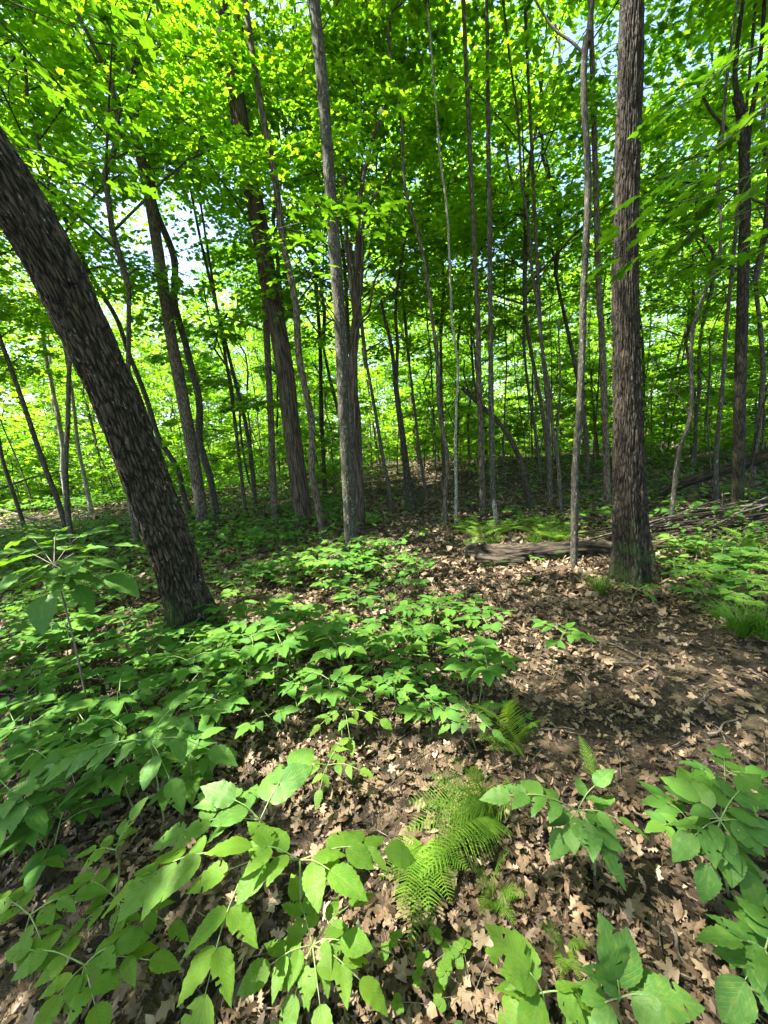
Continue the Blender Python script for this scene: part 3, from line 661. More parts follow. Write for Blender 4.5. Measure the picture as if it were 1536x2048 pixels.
def in_sunbeam(kind, x, y, s):
    zc, rr = {'pole': (12.5, 3.0), 'high': (7.7, 2.6), 'maple': (5.2, 1.8), 'far': (12, 3.5), 'shrub': (1.6, .8), 'thin': (6.7, 1.0)}[kind]
    c = np.array([x, y, zc*s])
    for p in SUNLIT+SUNFAR:
        w = c-p; t = w@SUN
        if t > 0 and np.linalg.norm(w-SUN*t) < (.45 if len([1 for q in SUNLIT if q is p]) else .8)*rr*s: return True
    return False
spots = [q for q in spots if not in_sunbeam(*q)]
spots += [('high', -4.4, 6.7, 1.0), ('high', -.55, 9.6, 1.1), ('high', 1.3, 11.2, 1.1), ('high', -2.2, 9.2, 1.1), ('high', -.9, 12.4, 1.3), ('high', 3.4, 17.5, 1.5), ('high', 2.0, 12.6, 1.4), ('high', 6.0, 11.2, 1.4), ('high', 4.5, 10.2, 1.3), ('high', .2, 8.6, .95)]
print('FILLERS', len(spots))
inview = []; KN = {'thin': 'thin dark sapling stem', 'high': 'broad crowned slim maple', 'pole': 'slender pole sized tree', 'far': 'distant leafy tree', 'maple': 'understory maple with layered leaves', 'shrub': 'low leafy maple sapling'}
GN = {'thin': 'thin sapling stems', 'high': 'slim mid height maples', 'pole': 'slender trees of the middle distance', 'far': 'trees of the far woods', 'maple': 'understory maples', 'shrub': 'low saplings in the thicket'}
by = {}
for sp in spots:
    px = float(to_px(np.array([sp[1], sp[2], float(ground_h(sp[1], sp[2]))]))[0][0])
    by.setdefault((sp[0], between(px)), []).append((px, sp))
for (kind, where), L in by.items():
    L.sort(key=lambda q: q[0])
    for i, (px, sp) in enumerate(L):
        o_ = ORD[i]+' ' if len(L) > 1 and i < len(ORD) else ('rightmost ' if i == len(L)-1 and len(L) > 1 else '')
        place_filler(kind, sp[1], sp[2], sp[3], f'{o_}{KN[kind]} {where}', GN[kind], rs)
# outside the frame: crowns that shade the near floor
for (x, y, k, s) in [(-5.6, 2.6, 'high', 1.15), (-1.2, -4.6, 'high', 1.1), (-3.3, 2.3, 'pole', 1.001), (-4.7, 1.1, 'maple', 1.001), (-7.5, .3, 'pole', 1.0), (-8.2, 4.6, 'high', 1.2), (1.6, -4.2, 'high', 1.1), (-1.0, -6.0, 'pole', 1.0), (4.4, -1.2, 'high', 1.0), (7.0, 2.6, 'high', 1.1), (6.0, -5, 'pole', 1.0), (-5.5, -6, 'pole', 1.0), (9.6, 6.0, 'pole', 1.0)]:
    if s != 1.001 and in_sunbeam(k, x, y, s): print('SUNBEAM', k, x, y); continue
    place_filler(k, x, y, s, 'tree standing beside or behind the viewpoint, outside the photo, whose crown shades the floor', 'trees outside the frame', rs)

# far-off wood closing the view
def far_wood():
    rs = np.random.RandomState(77); K = 6400
    a = rs.uniform(-1.15, 1.15, K); r = rs.uniform(42, 85, K); z = rs.rand(K)**1.3*r*.42-.5
    x, y = r*np.sin(a), r*np.cos(a); c = np.stack([x, y, ground_h(x, y)+z], 1)
    out = np.stack([rs.normal(0, 1, K), rs.normal(0, 1, K), np.zeros(K)], 1)
    V, F = spray_set(rs, c, out, 30, rs.uniform(1.3, 2.6, K), .25, RHOMB, .50, jitter=.7)
    o = ob('far_woods', mk('far_woods', V, F, M_far), kind='stuff'); o['label'] = 'mass of bright green foliage closing the far view'
far_wood()

# ------------------------------------------------------------------ fallen logs, stubs and brush
def log_obj(name, label, cat, pts, rad, mat, disp=.01, sides=40, ridges=12, group=None, endflat=True):
    P = np.array(pts, float); b = P.mean(0); b[2] = P[:, 2].min()-.1
    L = np.linalg.norm(np.diff(P, axis=0), axis=1).sum(); m = max(14, int(L/.035)); Q = crom(P-b, m)
    rr = np.interp(np.linspace(0, 1, m), np.linspace(0, 1, len(rad)), rad)
    V, F, B = bark_displace(Q, rr, sides, disp, ridges, int(R.randint(40)), zs=.2)
    n = len(V); V = np.vstack([V, Q[0], Q[-1]]); B = np.vstack([B, [0, 0, 0], [0, 0, L]]); j = np.arange(sides); k = (j+1) % sides
    F = np.concatenate([F, np.stack([np.full(sides, n), k, j], 1), np.stack([np.full(sides, n+1), (m-1)*sides+j, (m-1)*sides+k], 1)])
    root = thing(name, label, cat, b, group)
    ob('log_wood' if name == 'fallen_log' else 'stem_wood', mk(name, V, F, mat, bco=B), root)
    return root
g = lambda x, y, dz=0.0: pix_ground(x, y, 0)+np.array([0, 0, dz])
log_obj('fallen_log', 'long dark rotting log with mossy top lying behind the slim lichen flecked trunk', 'log',
        [g(934, 1116, .07), g(1010, 1120, .08), g(1090, 1118, .08), g(1180, 1112, .075), g(1260, 1108, .07), g(1345, 1100, .06)], [.115, .125, .12, .11, .085, .06], M_rot, .03)
log_obj('fallen_log', 'short broken log piece lying in front of the left end of the long log', 'log',
        [g(952, 1129, .045), g(990, 1131, .05), g(1022, 1130, .045), g(1050, 1129, .03)], [.085, .088, .075, .045], M_rot, .026)
b0 = pix_ground(1300, 1000)
nn = np.array([b0[0], b0[1], 0]); nn /= np.linalg.norm(nn)
def on_plane(px, py, off=0.0):
    d = ray(px, py); t = ((b0@nn)+off-(CAM@nn))/(d@nn); return CAM+d*t
log_obj('fallen_log', 'dark fallen trunk propped at an angle, rising to the right edge above the brush', 'log',
        [b0+[0, 0, .02], on_plane(1370, 965), on_plane(1430, 945), on_plane(1480, 930), on_plane(1530, 910), on_plane(1590, 870)], [.07, .09, .095, .1, .11, .12], M_rot, .012, 30)
log_obj('fallen_branch', 'pale bare branch lying among the plants at the left edge', 'branch', [g(-20, 1040, .45), g(50, 1052, .3), g(110, 1062, .16), g(180, 1080, .05), g(240, 1092, .02)], [.045, .045, .04, .03, .02], M_tan, .004, 14)
log_obj('fallen_branch', 'thin arched dead branch slanting up at far left edge', 'branch', [g(-30, 1060, 1.0), g(30, 1060, 1.25), g(90, 1060, 1.5), g(160, 1060, 1.6)], [.03, .028, .022, .012], M_rot, .003, 10)
# white stub with pointed top, dark broken stump
def stub(label, px, py, topy, w, mat, name='broken_stub', cat='stub', splay=0):
    b = pix_ground(px, py); h = float((at_depth(px, topy, (b-CAM)@_f)-b)[2]); r = px_rad(b, w)
    n = 26; s = np.linspace(-.05, h, n); rad = np.where(s < h*.82, r*(1-.1*s/h), r*.9*np.clip((h-s)/(h*.18), .03, 1))
    Q = np.stack([.01*np.sin(s*9)+splay*s, 0*s, s], 1)
    V, F, B = bark_displace(Q, rad, 20, r*.25, 8, 3, zs=.3)
    root = thing(name, label, cat, b); ob('wood', mk('stub', V, F, mat, bco=B), root); return root
stub('bleached white pointed stub in front of the slender mottled pole', 990, 1052, 996, 10, M_pale)
stub('small dark broken stump with split top beside the forked trunk beyond the path', 842, 1012, 978, 13, M_dark, splay=-.15)
stub('bare pale stick standing upright in the plants right of the thick upright trunk', 1392, 1120, 1088, 2.6, M_pale, name='upright_stick', cat='stick')
# brush pile
def brush():
    rs = np.random.RandomState(9); c = pix_ground(1452, 1062)
    root = thing('brush_pile', 'tangled pile of grey dead branches at the right edge under the heavy dark trunk', 'brush pile', c)
    for i in range(105):
        L = rs.uniform(.9, 3.2); az = rs.normal(.15, .30); d = np.array([math.cos(az), math.sin(az), 0])
        o = np.array([rs.uniform(-1.3, 1.6), rs.normal(0, .32), 0]); hh = max(.02, (.50-.10*abs(o[1])*2)*rs.rand()*(.45+.55*sst(-1.4, .9, o[0])))
        sl = rs.uniform(-.02, .13); pts = [o+d*L*t+[0, rs.normal(0, .03), hh+sl*L*t+.12*L*t*(1-t)*rs.rand()] for t in (-.4, -.1, .25, .6)]
        r = rs.uniform(.005, .018)
        v, f, b = tube(crom(pts, 9), np.linspace(r, r*.4, 9), 6)
        ob('dead_branch', mk('dead_branch', v, f, [M_rot, M_rot, M_twig][i % 3], bco=b), root)
brush()

# ------------------------------------------------------------------ leaf litter
def floor_pts(rs, n, rmin, rmax, amax=1.0, power=1.0):
    r = rmin+(rmax-rmin)*rs.rand(n)**power; a = rs.uniform(-amax, amax, n); return r*np.sin(a), r*np.cos(a)
def litter():
    rs = np.random.RandomState(31)
    Vs, Fs, o = [], [], 0
    def add(tm, n, rmin, rmax, s0, s1, lift, power, tilt):
        nonlocal o
        x, y = floor_pts(rs, n, rmin, rmax, power=power)
        bare = vnoise(x*.9+20, y*.9+60, seed=5); keep = rs.rand(n) < np.clip((bare-.16)*3.2, .45, 1)*np.clip(.35+1.1*np.abs(y-(1.9+.35*(x-1.5)))**1.0, .5, 1); x, y = x[keep], y[keep]; n = len(x)
        P = np.stack([x, y, ground_h(x, y)+rs.rand(n)*lift+.006], 1)
        az = rs.uniform(0, 2*PI, n); tilt *= 1.25; tip = np.stack([np.cos(az), np.sin(az), rs.normal(0, tilt, n)], 1)
        nm = np.stack([rs.normal(0, tilt, n), rs.normal(0, tilt, n), np.ones(n)], 1)
        s = rs.uniform(s0, s1, n); zc = rs.normal(0, 1.0, n)
        V, F = batch(tm[0], tm[1], P, tip, nm, np.stack([s*rs.uniform(.6, 1.1, n), s, s*np.sign(zc)*(np.abs(zc)*1.6+.3)], 1))
        Vs.append(V); Fs.append(F+o); o += len(V)
    add(OAK, 14000, .3, 5.0, .028, .068, .03, .75, .38)
    add(MAPLE_HI, 3000, .3, 4.0, .03, .065, .03, .75, .38)
    add(BLOW, 26000, .3, 6.0, .012, .055, .02, .75, .45)
    add(MAPLE_LOW, 24000, 3.0, 11.0, .04, .085, .03, .8, .4)
    add(BLOW, 30000, 1.0, 7.5, .008, .032, .012, .75, .6)
    add(RHOMB, 48000, 4.0, 28.0, .06, .15, .03, .8, .4)
    o_ = ob('leaf_litter', mk('leaf_litter', np.concatenate(Vs), np.concatenate(Fs), M_litter), GROUND, kind='stuff')
    # the three hundred dead leaves that show largest, one object each
    tms = []
    for k in range(6):
        tm = (OAK if k % 2 == 0 else MAPLE_HI); v = tm[0].copy(); rr = np.random.RandomState(k)
        v[:, 2] = v[:, 2]*rr.uniform(.6, 2.0)+.10*np.sin(v[:, 0]*6+rr.rand()*6)*v[:, 1]+rr.normal(0, .015, len(v)); tms.append(mk('dead_leaf', v, tm[1], M_litter))
    for i in range(300):
        r = .75+1.9*rs.rand()**.8; a = rs.uniform(-.85, .85); x, y = r*math.sin(a), r*math.cos(a); az = rs.uniform(0, 6.28)
        s = rs.uniform(.045, .085)
        M = frame_M((x, y, float(ground_h(x, y))+rs.uniform(.015, .04)), (math.cos(az), math.sin(az), rs.normal(0, .2)), (rs.normal(0, .3), rs.normal(0, .3), 1), (s, s, s))
        ob('dead_leaf', tms[rs.randint(6)], GROUND, M)
litter()
# fallen twigs on the floor
def twigs():
    rs = np.random.RandomState(8)
    spec = [((1250, 1235), (1275, 1215), 'short forked dead twig on the litter below the thick upright trunk'), ((1190, 1285), (1300, 1330), 'long thin dark stick lying on the litter at right, below the upright trunk'),
            ((1395, 1415), (1430, 1385), 'short pale stick on bare soil at the right'), ((1415, 1475), (1475, 1450), 'straight tan stick on the trail at the right edge'), ((1240, 1815), (1330, 1890), 'curved pale twig among dead leaves at lower right'),
            ((1290, 1445), (1320, 1470), 'small dark twig on the trail'), ((1080, 1465), (1150, 1470), 'thin grey twig right of the bright small fern'), ((600, 1270), (690, 1255), 'slender twig under seedlings left of centre'),
            ((1330, 1850), (1380, 1960), 'dark thin stick in the lower right shade'), ((1220, 1330), (1420, 1352), 'very long thin stick crossing the dark trail soil')]
    for a, b, lab in spec:
        A = pix_ground(*a)+[0, 0, .02]; B = pix_ground(*b)+[0, 0, .03]; m = (A+B)/2; w = np.linalg.norm(B-A)
        P = crom([A-m, (A-m)*.3+rs.normal(0, .05*w, 3)*[1, 1, .2], (B-m)*.4+rs.normal(0, .05*w, 3)*[1, 1, .2], B-m], 12)
        v, f, bb = tube(P, np.linspace(.006, .0025, 12)*rs.uniform(.7, 1.4), 6)
        tag(ob('twig', mk('twig', v, f, M_twig, bco=bb), loc=m), lab, 'twig')
    parts = []
    for i in range(700):
        x, y = floor_pts(rs, 1, .6, 9, power=.7); x = float(x[0]); y = float(y[0]); L = rs.uniform(.05, .45); az = rs.uniform(0, 6.28)
        p = np.array([x, y, float(ground_h(x, y))+.02]); d = np.array([math.cos(az), math.sin(az), rs.normal(0, .06)])
        parts.append(tube(np.array([p-d*L/2, p+rs.normal(0, .05*L, 3)*[1, 1, .3], p+d*L/2]), [.003, .0025, .0012], 4, cap=False))
    v, f, b = join(parts); ob('twig_litter', mk('twig_litter', v, f, M_twig, bco=b), GROUND, kind='stuff')
twigs()

# ------------------------------------------------------------------ plants with compound leaves
def add_leaf(root, base, me, P, tip, normal, L, wid=1.0, name='leaflet'):
    return ob(name, me, root, frame_M(np.asarray(P)-base, tip, normal, (L*wid, L, L)))
def compound(root, base, A, B, pairs, L, lib, rs, arch=.12, name='leaflet', term=True, stalk_r=.0022, first=.28, smat=None, tilt=.25, ang=.95):
    """a rachis from A to B with opposite leaflets and one at the end"""
    A = np.asarray(A, float); B = np.asarray(B, float); D = B-A; Ln = np.linalg.norm(D)
    mid = (A+B)/2+np.array([0, 0, arch*Ln]); P = crom([A, mid, B], 12)
    v, f, b = tube(P-base, np.linspace(stalk_r, stalk_r*.5, 12), 6); ob('leaf_stalk', mk('leaf_stalk', v, f, smat or M_stem, bco=b), root)
    d = nrm(D*[1, 1, .6]); sd = nrm(np.cross(d, [0, 0, 1.0]))
    for i in range(pairs):
        q = first+(1-first)*(i/(pairs))*.97; p = np.array([np.interp(q, np.linspace(0, 1, 12), P[:, k]) for k in range(3)])
        sc = .78+.22*math.sin(PI*(q*.8+.1)) if pairs > 2 else .85+.15*q
        for s in (-1, 1):
            a = ang+rs.normal(0, .12)-.25*q; tip = d*math.cos(a)+sd*s*math.sin(a)+np.array([0, 0, rs.normal(-.18, .12)])
            nm = np.array([0, 0, 1.0])+sd*s*rs.normal(.12, tilt*.5)+rs.normal(0, tilt*.5, 3)
            add_leaf(root, base, lib[rs.randint(len(lib))], p+tip*.004, tip, nm, L*sc*rs.uniform(.88, 1.12), rs.uniform(.88, 1.08), name)
    if term:
        tip = nrm(P[-1]-P[-3])+np.array([0, 0, -.1]); add_leaf(root, base, lib[rs.randint(len(lib))], P[-1], tip, np.array([0, 0, 1.0])+rs.normal(0, tilt*.5, 3), L*1.12, 1.05, name)
def stemtube(root, base, pts, r0, r1, mat=None, name='stem'):
    P = crom(np.asarray(pts)-base, 14); v, f, b = tube(P, np.linspace(r0, r1, 14), 7); ob(name, mk(name, v, f, mat or M_stem, bco=b), root)

def W3(x, y, h): return pix_ground(x, y, h) if h > 0 else pix_ground(x, y)
def hero_plant(label, foot, top, leaves, lib, L, name='seedling', cat='seedling', group=None, seed=0, r=.004, smat=None, tilt=.3, ang=.95):
    """foot: pixel on the ground; top: (px,py,h); leaves: (x0,y0,h0,x1,y1,h1,pairs[,scale])"""
    rs = np.random.RandomState(seed+100); base = pix_ground(*foot); root = thing(name, label, cat, base, group)
    T = W3(*top); mid = (base+T)/2+rs.normal(0, .01, 3); stemtube(root, base, [base-[0, 0, .02], mid, T], r, r*.6, smat)
    for lf in leaves:
        A = T if lf[0] is None else W3(*lf[0:3]); B = W3(*lf[3:6])
        compound(root, base, A, B, lf[6], L*(lf[7] if len(lf) > 7 else 1), lib, rs, smat=smat, tilt=tilt, ang=ang, first=.3 if lf[6] > 1 else .45)
    return root
GH = 'broad leaved seedlings in the foreground'
hero_plant('large bright ash seedling with long arching compound leaves, nearest at bottom left', (560, 1960), (600, 1720, .42),
           [(None, 0, 0, 505, 1692, .50, 2, 1.0), (None, 0, 0, 770, 1702, .40, 3, .85), (470, 1700, .44, 265, 1775, .36, 3, 1.05), (None, 0, 0, 455, 1740, .44, 1, 1.0), (480, 1760, .42, 410, 1990, .34, 2, 1.15), (None, 0, 0, 660, 1740, .45, 1, 1.0)], HERO, 0.108, seed=1, group=GH, r=.005)
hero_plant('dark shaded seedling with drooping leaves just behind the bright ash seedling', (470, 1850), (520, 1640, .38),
           [(None, 0, 0, 580, 1540, .44, 2), (None, 0, 0, 440, 1590, .40, 2), (None, 0, 0, 370, 1660, .38, 2, .95), (None, 0, 0, 470, 1600, .44, 1)], HERO_SHADE, 0.120, seed=2, group=GH)
hero_plant('cluster of pale green leaves at the bottom centre below the bright ash seedling', (620, 2040), (625, 1890, .24),
           [(None, 0, 0, 600, 1800, .28, 2), (None, 0, 0, 680, 1880, .28, 1), (None, 0, 0, 720, 1960, .24, 2), (None, 0, 0, 540, 1930, .26, 2), (None, 0, 0, 640, 2010, .24, 1), (None, 0, 0, 590, 1990, .22, 1), (None, 0, 0, 700, 1810, .26, 1)], HERO, 0.080, seed=3, group=GH)
hero_plant('pale sunlit seedling in the bottom left corner', (150, 2040), (170, 1930, .2),
           [(None, 0, 0, 60, 1900, .24, 2), (None, 0, 0, 230, 1890, .24, 2), (None, 0, 0, 190, 2010, .22, 2), (None, 0, 0, 120, 1990, .22, 1), (None, 0, 0, 300, 1920, .2, 2)], HERO, 0.080, seed=4, group=GH)
hero_plant('leafy seedling at the left edge above the bottom corner plant', (40, 1930), (60, 1830, .24),
           [(None, 0, 0, 10, 1800, .26, 2), (None, 0, 0, 150, 1790, .26, 2), (None, 0, 0, 90, 1900, .22, 2)], HERO, 0.080, seed=5, group=GH)
hero_plant('seedling with light green whorled leaves left of the bright ash seedling', (230, 1920), (235, 1800, .2),
           [(None, 0, 0, 180, 1760, .24, 2), (None, 0, 0, 290, 1790, .22, 1), (None, 0, 0, 260, 1860, .2, 2), (None, 0, 0, 170, 1840, .2, 1), (None, 0, 0, 340, 1850, .18, 2)], HERO, 0.068, seed=6, group=GH)
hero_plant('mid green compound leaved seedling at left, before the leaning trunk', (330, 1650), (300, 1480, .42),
           [(None, 0, 0, 200, 1500, .44, 2), (None, 0, 0, 110, 1535, .40, 3), (None, 0, 0, 390, 1430, .46, 2), (None, 0, 0, 340, 1420, .5, 1), (None, 0, 0, 420, 1500, .40, 1), (None, 0, 0, 340, 1560, .34, 1)], HERO_SHADE, 0.120, seed=7, group=GH)
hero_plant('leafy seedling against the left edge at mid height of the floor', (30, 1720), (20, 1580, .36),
           [(None, 0, 0, 70, 1560, .38, 2), (None, 0, 0, -40, 1540, .38, 2), (None, 0, 0, 60, 1620, .32, 2), (None, 0, 0, 0, 1640, .3, 1)], HERO_SHADE, 0.104, seed=8, group=GH)
hero_plant('slim upright seedling with pointed leaves left of the dark shaded plant', (228, 1790), (232, 1700, .25),
           [(None, 0, 0, 260, 1640, .32, 1), (None, 0, 0, 190, 1700, .26, 1), (None, 0, 0, 245, 1670, .3, 1, .8)], HERO, 0.072, seed=9, group=GH)
hero_plant('seedling with two huge bright leaves at bottom right of centre', (1090, 2080), (1085, 1985, .22),
           [(None, 0, 0, 1060, 1945, .26, 1, 1.0), (None, 0, 0, 1075, 1990, .22, 1, 1.0), (None, 0, 0, 1140, 1990, .2, 1, .7)], HERO[1:2]+HERO[3:], 0.116, seed=10, group=GH, ang=.75)
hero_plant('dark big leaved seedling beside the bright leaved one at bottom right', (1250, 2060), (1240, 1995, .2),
           [(None, 0, 0, 1235, 1960, .24, 1), (None, 0, 0, 1290, 1990, .22, 1, .95), (None, 0, 0, 1190, 2020, .18, 1, .8)], HERO_SHADE[1:2]+HERO_SHADE[3:], 0.120, seed=11, group=GH, ang=.8)
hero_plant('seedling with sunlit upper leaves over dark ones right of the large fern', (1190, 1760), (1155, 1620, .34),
           [(None, 0, 0, 1020, 1590, .40, 3, 1.0), (None, 0, 0, 1190, 1570, .40, 1, .9), (None, 0, 0, 1200, 1680, .30, 2, 1.2), (None, 0, 0, 1130, 1660, .30, 2), (None, 0, 0, 1240, 1640, .32, 1)], HERO_SHADE, 0.092, seed=12, group=GH)
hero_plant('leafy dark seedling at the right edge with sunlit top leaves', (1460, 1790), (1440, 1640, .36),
           [(None, 0, 0, 1480, 1580, .42, 2, 1.0), (None, 0, 0, 1390, 1670, .34, 2), (None, 0, 0, 1400, 1600, .4, 1), (None, 0, 0, 1510, 1650, .36, 2), (None, 0, 0, 1420, 1730, .28, 2), (None, 0, 0, 1490, 1740, .28, 2)], HERO_SHADE, 0.092, seed=13, group=GH)
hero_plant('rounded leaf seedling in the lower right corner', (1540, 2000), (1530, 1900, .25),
           [(None, 0, 0, 1480, 1880, .28, 1), (None, 0, 0, 1550, 1840, .28, 2), (None, 0, 0, 1490, 1960, .22, 1), (None, 0, 0, 1560, 1960, .22, 2)], HERO_SHADE, 0.096, seed=14, group=GH)
hero_plant('small bright seedling just above the large fern at centre', (640, 1600), (655, 1530, .16),
           [(None, 0, 0, 600, 1535, .18, 2), (None, 0, 0, 680, 1490, .2, 2), (None, 0, 0, 720, 1540, .18, 2), (None, 0, 0, 640, 1580, .14, 1)], HERO, 0.064, seed=15, group=GH)
hero_plant('seedling with light leaves in the sun patch at centre of the floor', (690, 1500), (690, 1420, .2),
           [(None, 0, 0, 640, 1390, .24, 2), (None, 0, 0, 730, 1370, .24, 2), (None, 0, 0, 760, 1440, .2, 2), (None, 0, 0, 640, 1450, .2, 2), (None, 0, 0, 700, 1480, .18, 1)], HERO, 0.068, seed=16, group=GH)
hero_plant('seedling of five leaflets left of the small upright fern', (955, 1500), (945, 1440, .2),
           [(None, 0, 0, 915, 1405, .24, 2), (None, 0, 0, 980, 1415, .24, 2), (None, 0, 0, 900, 1450, .2, 2), (None, 0, 0, 985, 1460, .2, 1)], HERO_SHADE, 0.068, seed=17, group=GH)
hero_plant('small seedling with bright narrow leaflets at the foot of the thick upright trunk', (1262, 1205), (1275, 1180, .12),
           [(None, 0, 0, 1310, 1170, .14, 3), (None, 0, 0, 1235, 1170, .12, 2), (None, 0, 0, 1298, 1190, .08, 1)], HERO, 0.088, seed=18, group=GH)
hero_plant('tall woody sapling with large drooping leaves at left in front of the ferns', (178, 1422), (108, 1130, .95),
           [(None, 0, 0, 40, 1080, 1.05, 2, 1.0), (None, 0, 0, 190, 1060, 1.1, 2, 1.0), (None, 0, 0, 180, 1120, .98, 1, 1.1), (None, 0, 0, 60, 1140, .95, 2, 1.1), (None, 0, 0, 120, 1060, 1.1, 1), (None, 0, 0, 230, 1090, 1.0, 1), (None, 0, 0, 150, 1170, .84, 2, 1.1), (None, 0, 0, 0, 1120, .95, 2, 1.1), (None, 0, 0, 215, 1150, .88, 1, 1.2), (None, 0, 0, 90, 1190, .82, 1, 1.2)], HERO_SHADE, 0.187, seed=19, name='sapling', cat='sapling', smat=M_wstem, r=.007, tilt=.35)

# ferns
def frond_mesh(seed, n=26, L=1.0):
    rs = np.random.RandomState(seed); V = []; F = []
    ys = np.linspace(.10, .99, n)
    def strip(P0, d, nrmv, Lp, wid, teeth):
        sd = np.cross(d, nrmv); o = len(V); m = teeth*2+1
        for i in range(m):
            t = i/(m-1); c = P0+d*Lp*t+np.array([0, 0, -.10*Lp*t*t]); w = wid*(1-t**1.6)*(1.0 if i % 2 else .32)+.0008
            V.append(c-sd*w+d*w*.5); V.append(c+np.array([0, 0, wid*.12])); V.append(c+sd*w+d*w*.5)
        for i in range(m-1):
            a = o+i*3
            for k in (0, 1): F.extend([(a+k, a+k+1, a+k+4), (a+k, a+k+4, a+k+3)])
    def zc(y): return .32*y-.42*y*y
    for y in ys:
        prof = math.sin(PI*min(1, (y*.95+.05))**.72)**.8*.235*(1-.15*y)
        for s in (-1, 1):
            a = 1.15-.35*y+rs.normal(0, .04); d = nrm(np.array([s*math.sin(a), math.cos(a), -.10+rs.normal(0, .06)]))
            strip(np.array([0, y, zc(y)]), d, np.array([0, 0, 1.0]), prof*rs.uniform(.92, 1.05)+.01, .0165*(1-.4*y), 9 if prof > .1 else 5)
    P = np.array([[0, y, zc(y)] for y in np.linspace(0, 1, 10)]); tv, tf, _ = tube(P, np.linspace(.006, .0015, 10), 4, cap=False)
    V = np.array(V); F = np.array(F); return mk('frond', np.vstack([V, tv]), np.vstack([F, tf+len(V)]), M_fern)
FR = [frond_mesh(k) for k in range(4)]
def fern(label, foot, fronds, seed=0, group='ferns on the forest floor'):
    """fronds: (tip px, tip py, tip height) or azimuth list"""
    rs = np.random.RandomState(seed); b = pix_ground(*foot); root = thing('fern', label, 'fern', b, group)
    for (x, y, h) in fronds:
        T = W3(x, y, h); D = T-b; L = np.linalg.norm(D)*1.04; tilt = nrm(D+np.array([0, 0, .10*L]))
        ob('frond', FR[rs.randint(4)], root, frame_M((0, 0, .005), tilt, np.array([rs.normal(0, .15), rs.normal(0, .15), 1.0])-tilt*.2, (L*rs.uniform(1.15, 1.45), L, L)))
    return root
fern('large bright yellow green fern spreading in the sun at lower centre', (990, 1640), [(830, 1610, .22), (870, 1560, .26), (935, 1530, .30), (880, 1700, .16), (820, 1660, .16), (960, 1690, .14), (1010, 1560, .28), (900, 1510, .3), (850, 1750, .1), (1060, 1600, .22)], 1)
fern('upright small fern with glowing tip above the large fern', (1035, 1500), [(950, 1410, .34), (1075, 1440, .26), (985, 1500, .16), (960, 1480, .2), (1010, 1400, .36)], 2)
fern('drooping fern below the large one, tips pointing to the photo bottom', (850, 1690), [(822, 1890, .06), (860, 1850, .08), (800, 1820, .1), (900, 1800, .1), (770, 1760, .12), (930, 1740, .12)], 3)
fern('thin sparse fern in the shade right of the drooping fern', (985, 1800), [(1010, 1700, .18), (950, 1740, .14), (1050, 1790, .1), (960, 1830, .06), (1030, 1850, .05)], 4)
fern('tiny fern beside the trail right of centre', (1190, 1560), [(1160, 1475, .12), (1210, 1530, .08), (1230, 1560, .06), (1165, 1540, .1)], 5)
fern('small fern with two upright fronds near the right edge', (1400, 1610), [(1388, 1545, .12), (1420, 1555, .1), (1370, 1590, .06)], 6)
fern('small dark fern under the bright leaves at bottom right', (1130, 1900), [(1080, 1850, .1), (1160, 1960, .05), (1180, 1890, .08), (1120, 1960, .05)], 7)
rs = np.random.RandomState(55)
farf = [(960, 1075), (1000, 1068), (1045, 1062), (1085, 1075), (1120, 1082), (930, 1060), (1070, 1050), (1110, 1060), (60, 1150), (20, 1180), (150, 1190), (100, 1215), (210, 1140), (745, 1048), (1500, 1140), (1450, 1165), (1400, 1110), (1520, 1100)]
for i, (x, y) in enumerate(farf):
    b = pix_ground(x, y); root = thing('fern', '', 'fern', b, 'ferns on the forest floor')
    near_ = 'behind the long fallen log' if 900 < x < 1140 else ('at far left beyond the tall woody sapling' if x < 300 else ('by the path at centre' if x < 900 else 'right of the thick upright trunk'))
    root['label'] = (ORD[sorted([q[0] for q in farf if (q[0] > 1140, q[0] > 900, q[0] > 300) == (x > 1140, x > 900, x > 300)]).index(x)]+' ' if not 300 < x < 900 else '')+'low fern tuft '+near_
    for j in range(7):
        a = j*.9+rs.uniform(-.2, .2); L = rs.uniform(.35, .6); d = np.array([math.cos(a), math.sin(a), .45])
        ob('frond', FR[rs.randint(4)], root, frame_M((0, 0, 0), d, (-d[0]*.4, -d[1]*.4, 1), (L, L, L)))

# tiny round leaved plants at the bottom
def meadow(label, foot, seed):
    rs = np.random.RandomState(seed); b = pix_ground(*foot); root = thing('meadow_rue', label, 'wildflower', b, 'small round leaved plants')
    v = [(0, 0, 0)]; ang = np.linspace(-2.6, 2.6, 15)
    for k, a in enumerate(ang):
        r = .5*(1-.10*(k % 4 == 2)); v.append((r*math.sin(a), .5+r*math.cos(a), .03*math.sin(k*2)))
    f = [(0, i, i+1) for i in range(1, 15)]; me = mk('round_leaflet', np.array(v), np.array(f), M_hero, uv=np.array(v)[:, :2])
    for i in range(6):
        a = rs.uniform(0, 6.28); L = rs.uniform(.05, .11); T = np.array([L*math.cos(a), L*math.sin(a), rs.uniform(.05, .11)])
        stemtube(root, np.zeros(3), [(0, 0, 0), T*.5+[0, 0, .01], T], .0012, .0007, M_wstem)
        for k in range(3):
            aa = a+(k-1)*1.2; tip = np.array([math.cos(aa), math.sin(aa), -.1]); s = rs.uniform(.022, .03)
            ob('leaflet', me, root, frame_M(T, tip, (rs.normal(0, .2), rs.normal(0, .2), 1), (s, s, s)))
meadow('small plant of tiny round lobed leaflets at the bottom, left one', (835, 1965), 1)
meadow('small plant of tiny round lobed leaflets at the bottom, middle one', (880, 2020), 2)
meadow('small plant of tiny round lobed leaflets at the bottom, right one', (945, 2000), 3)

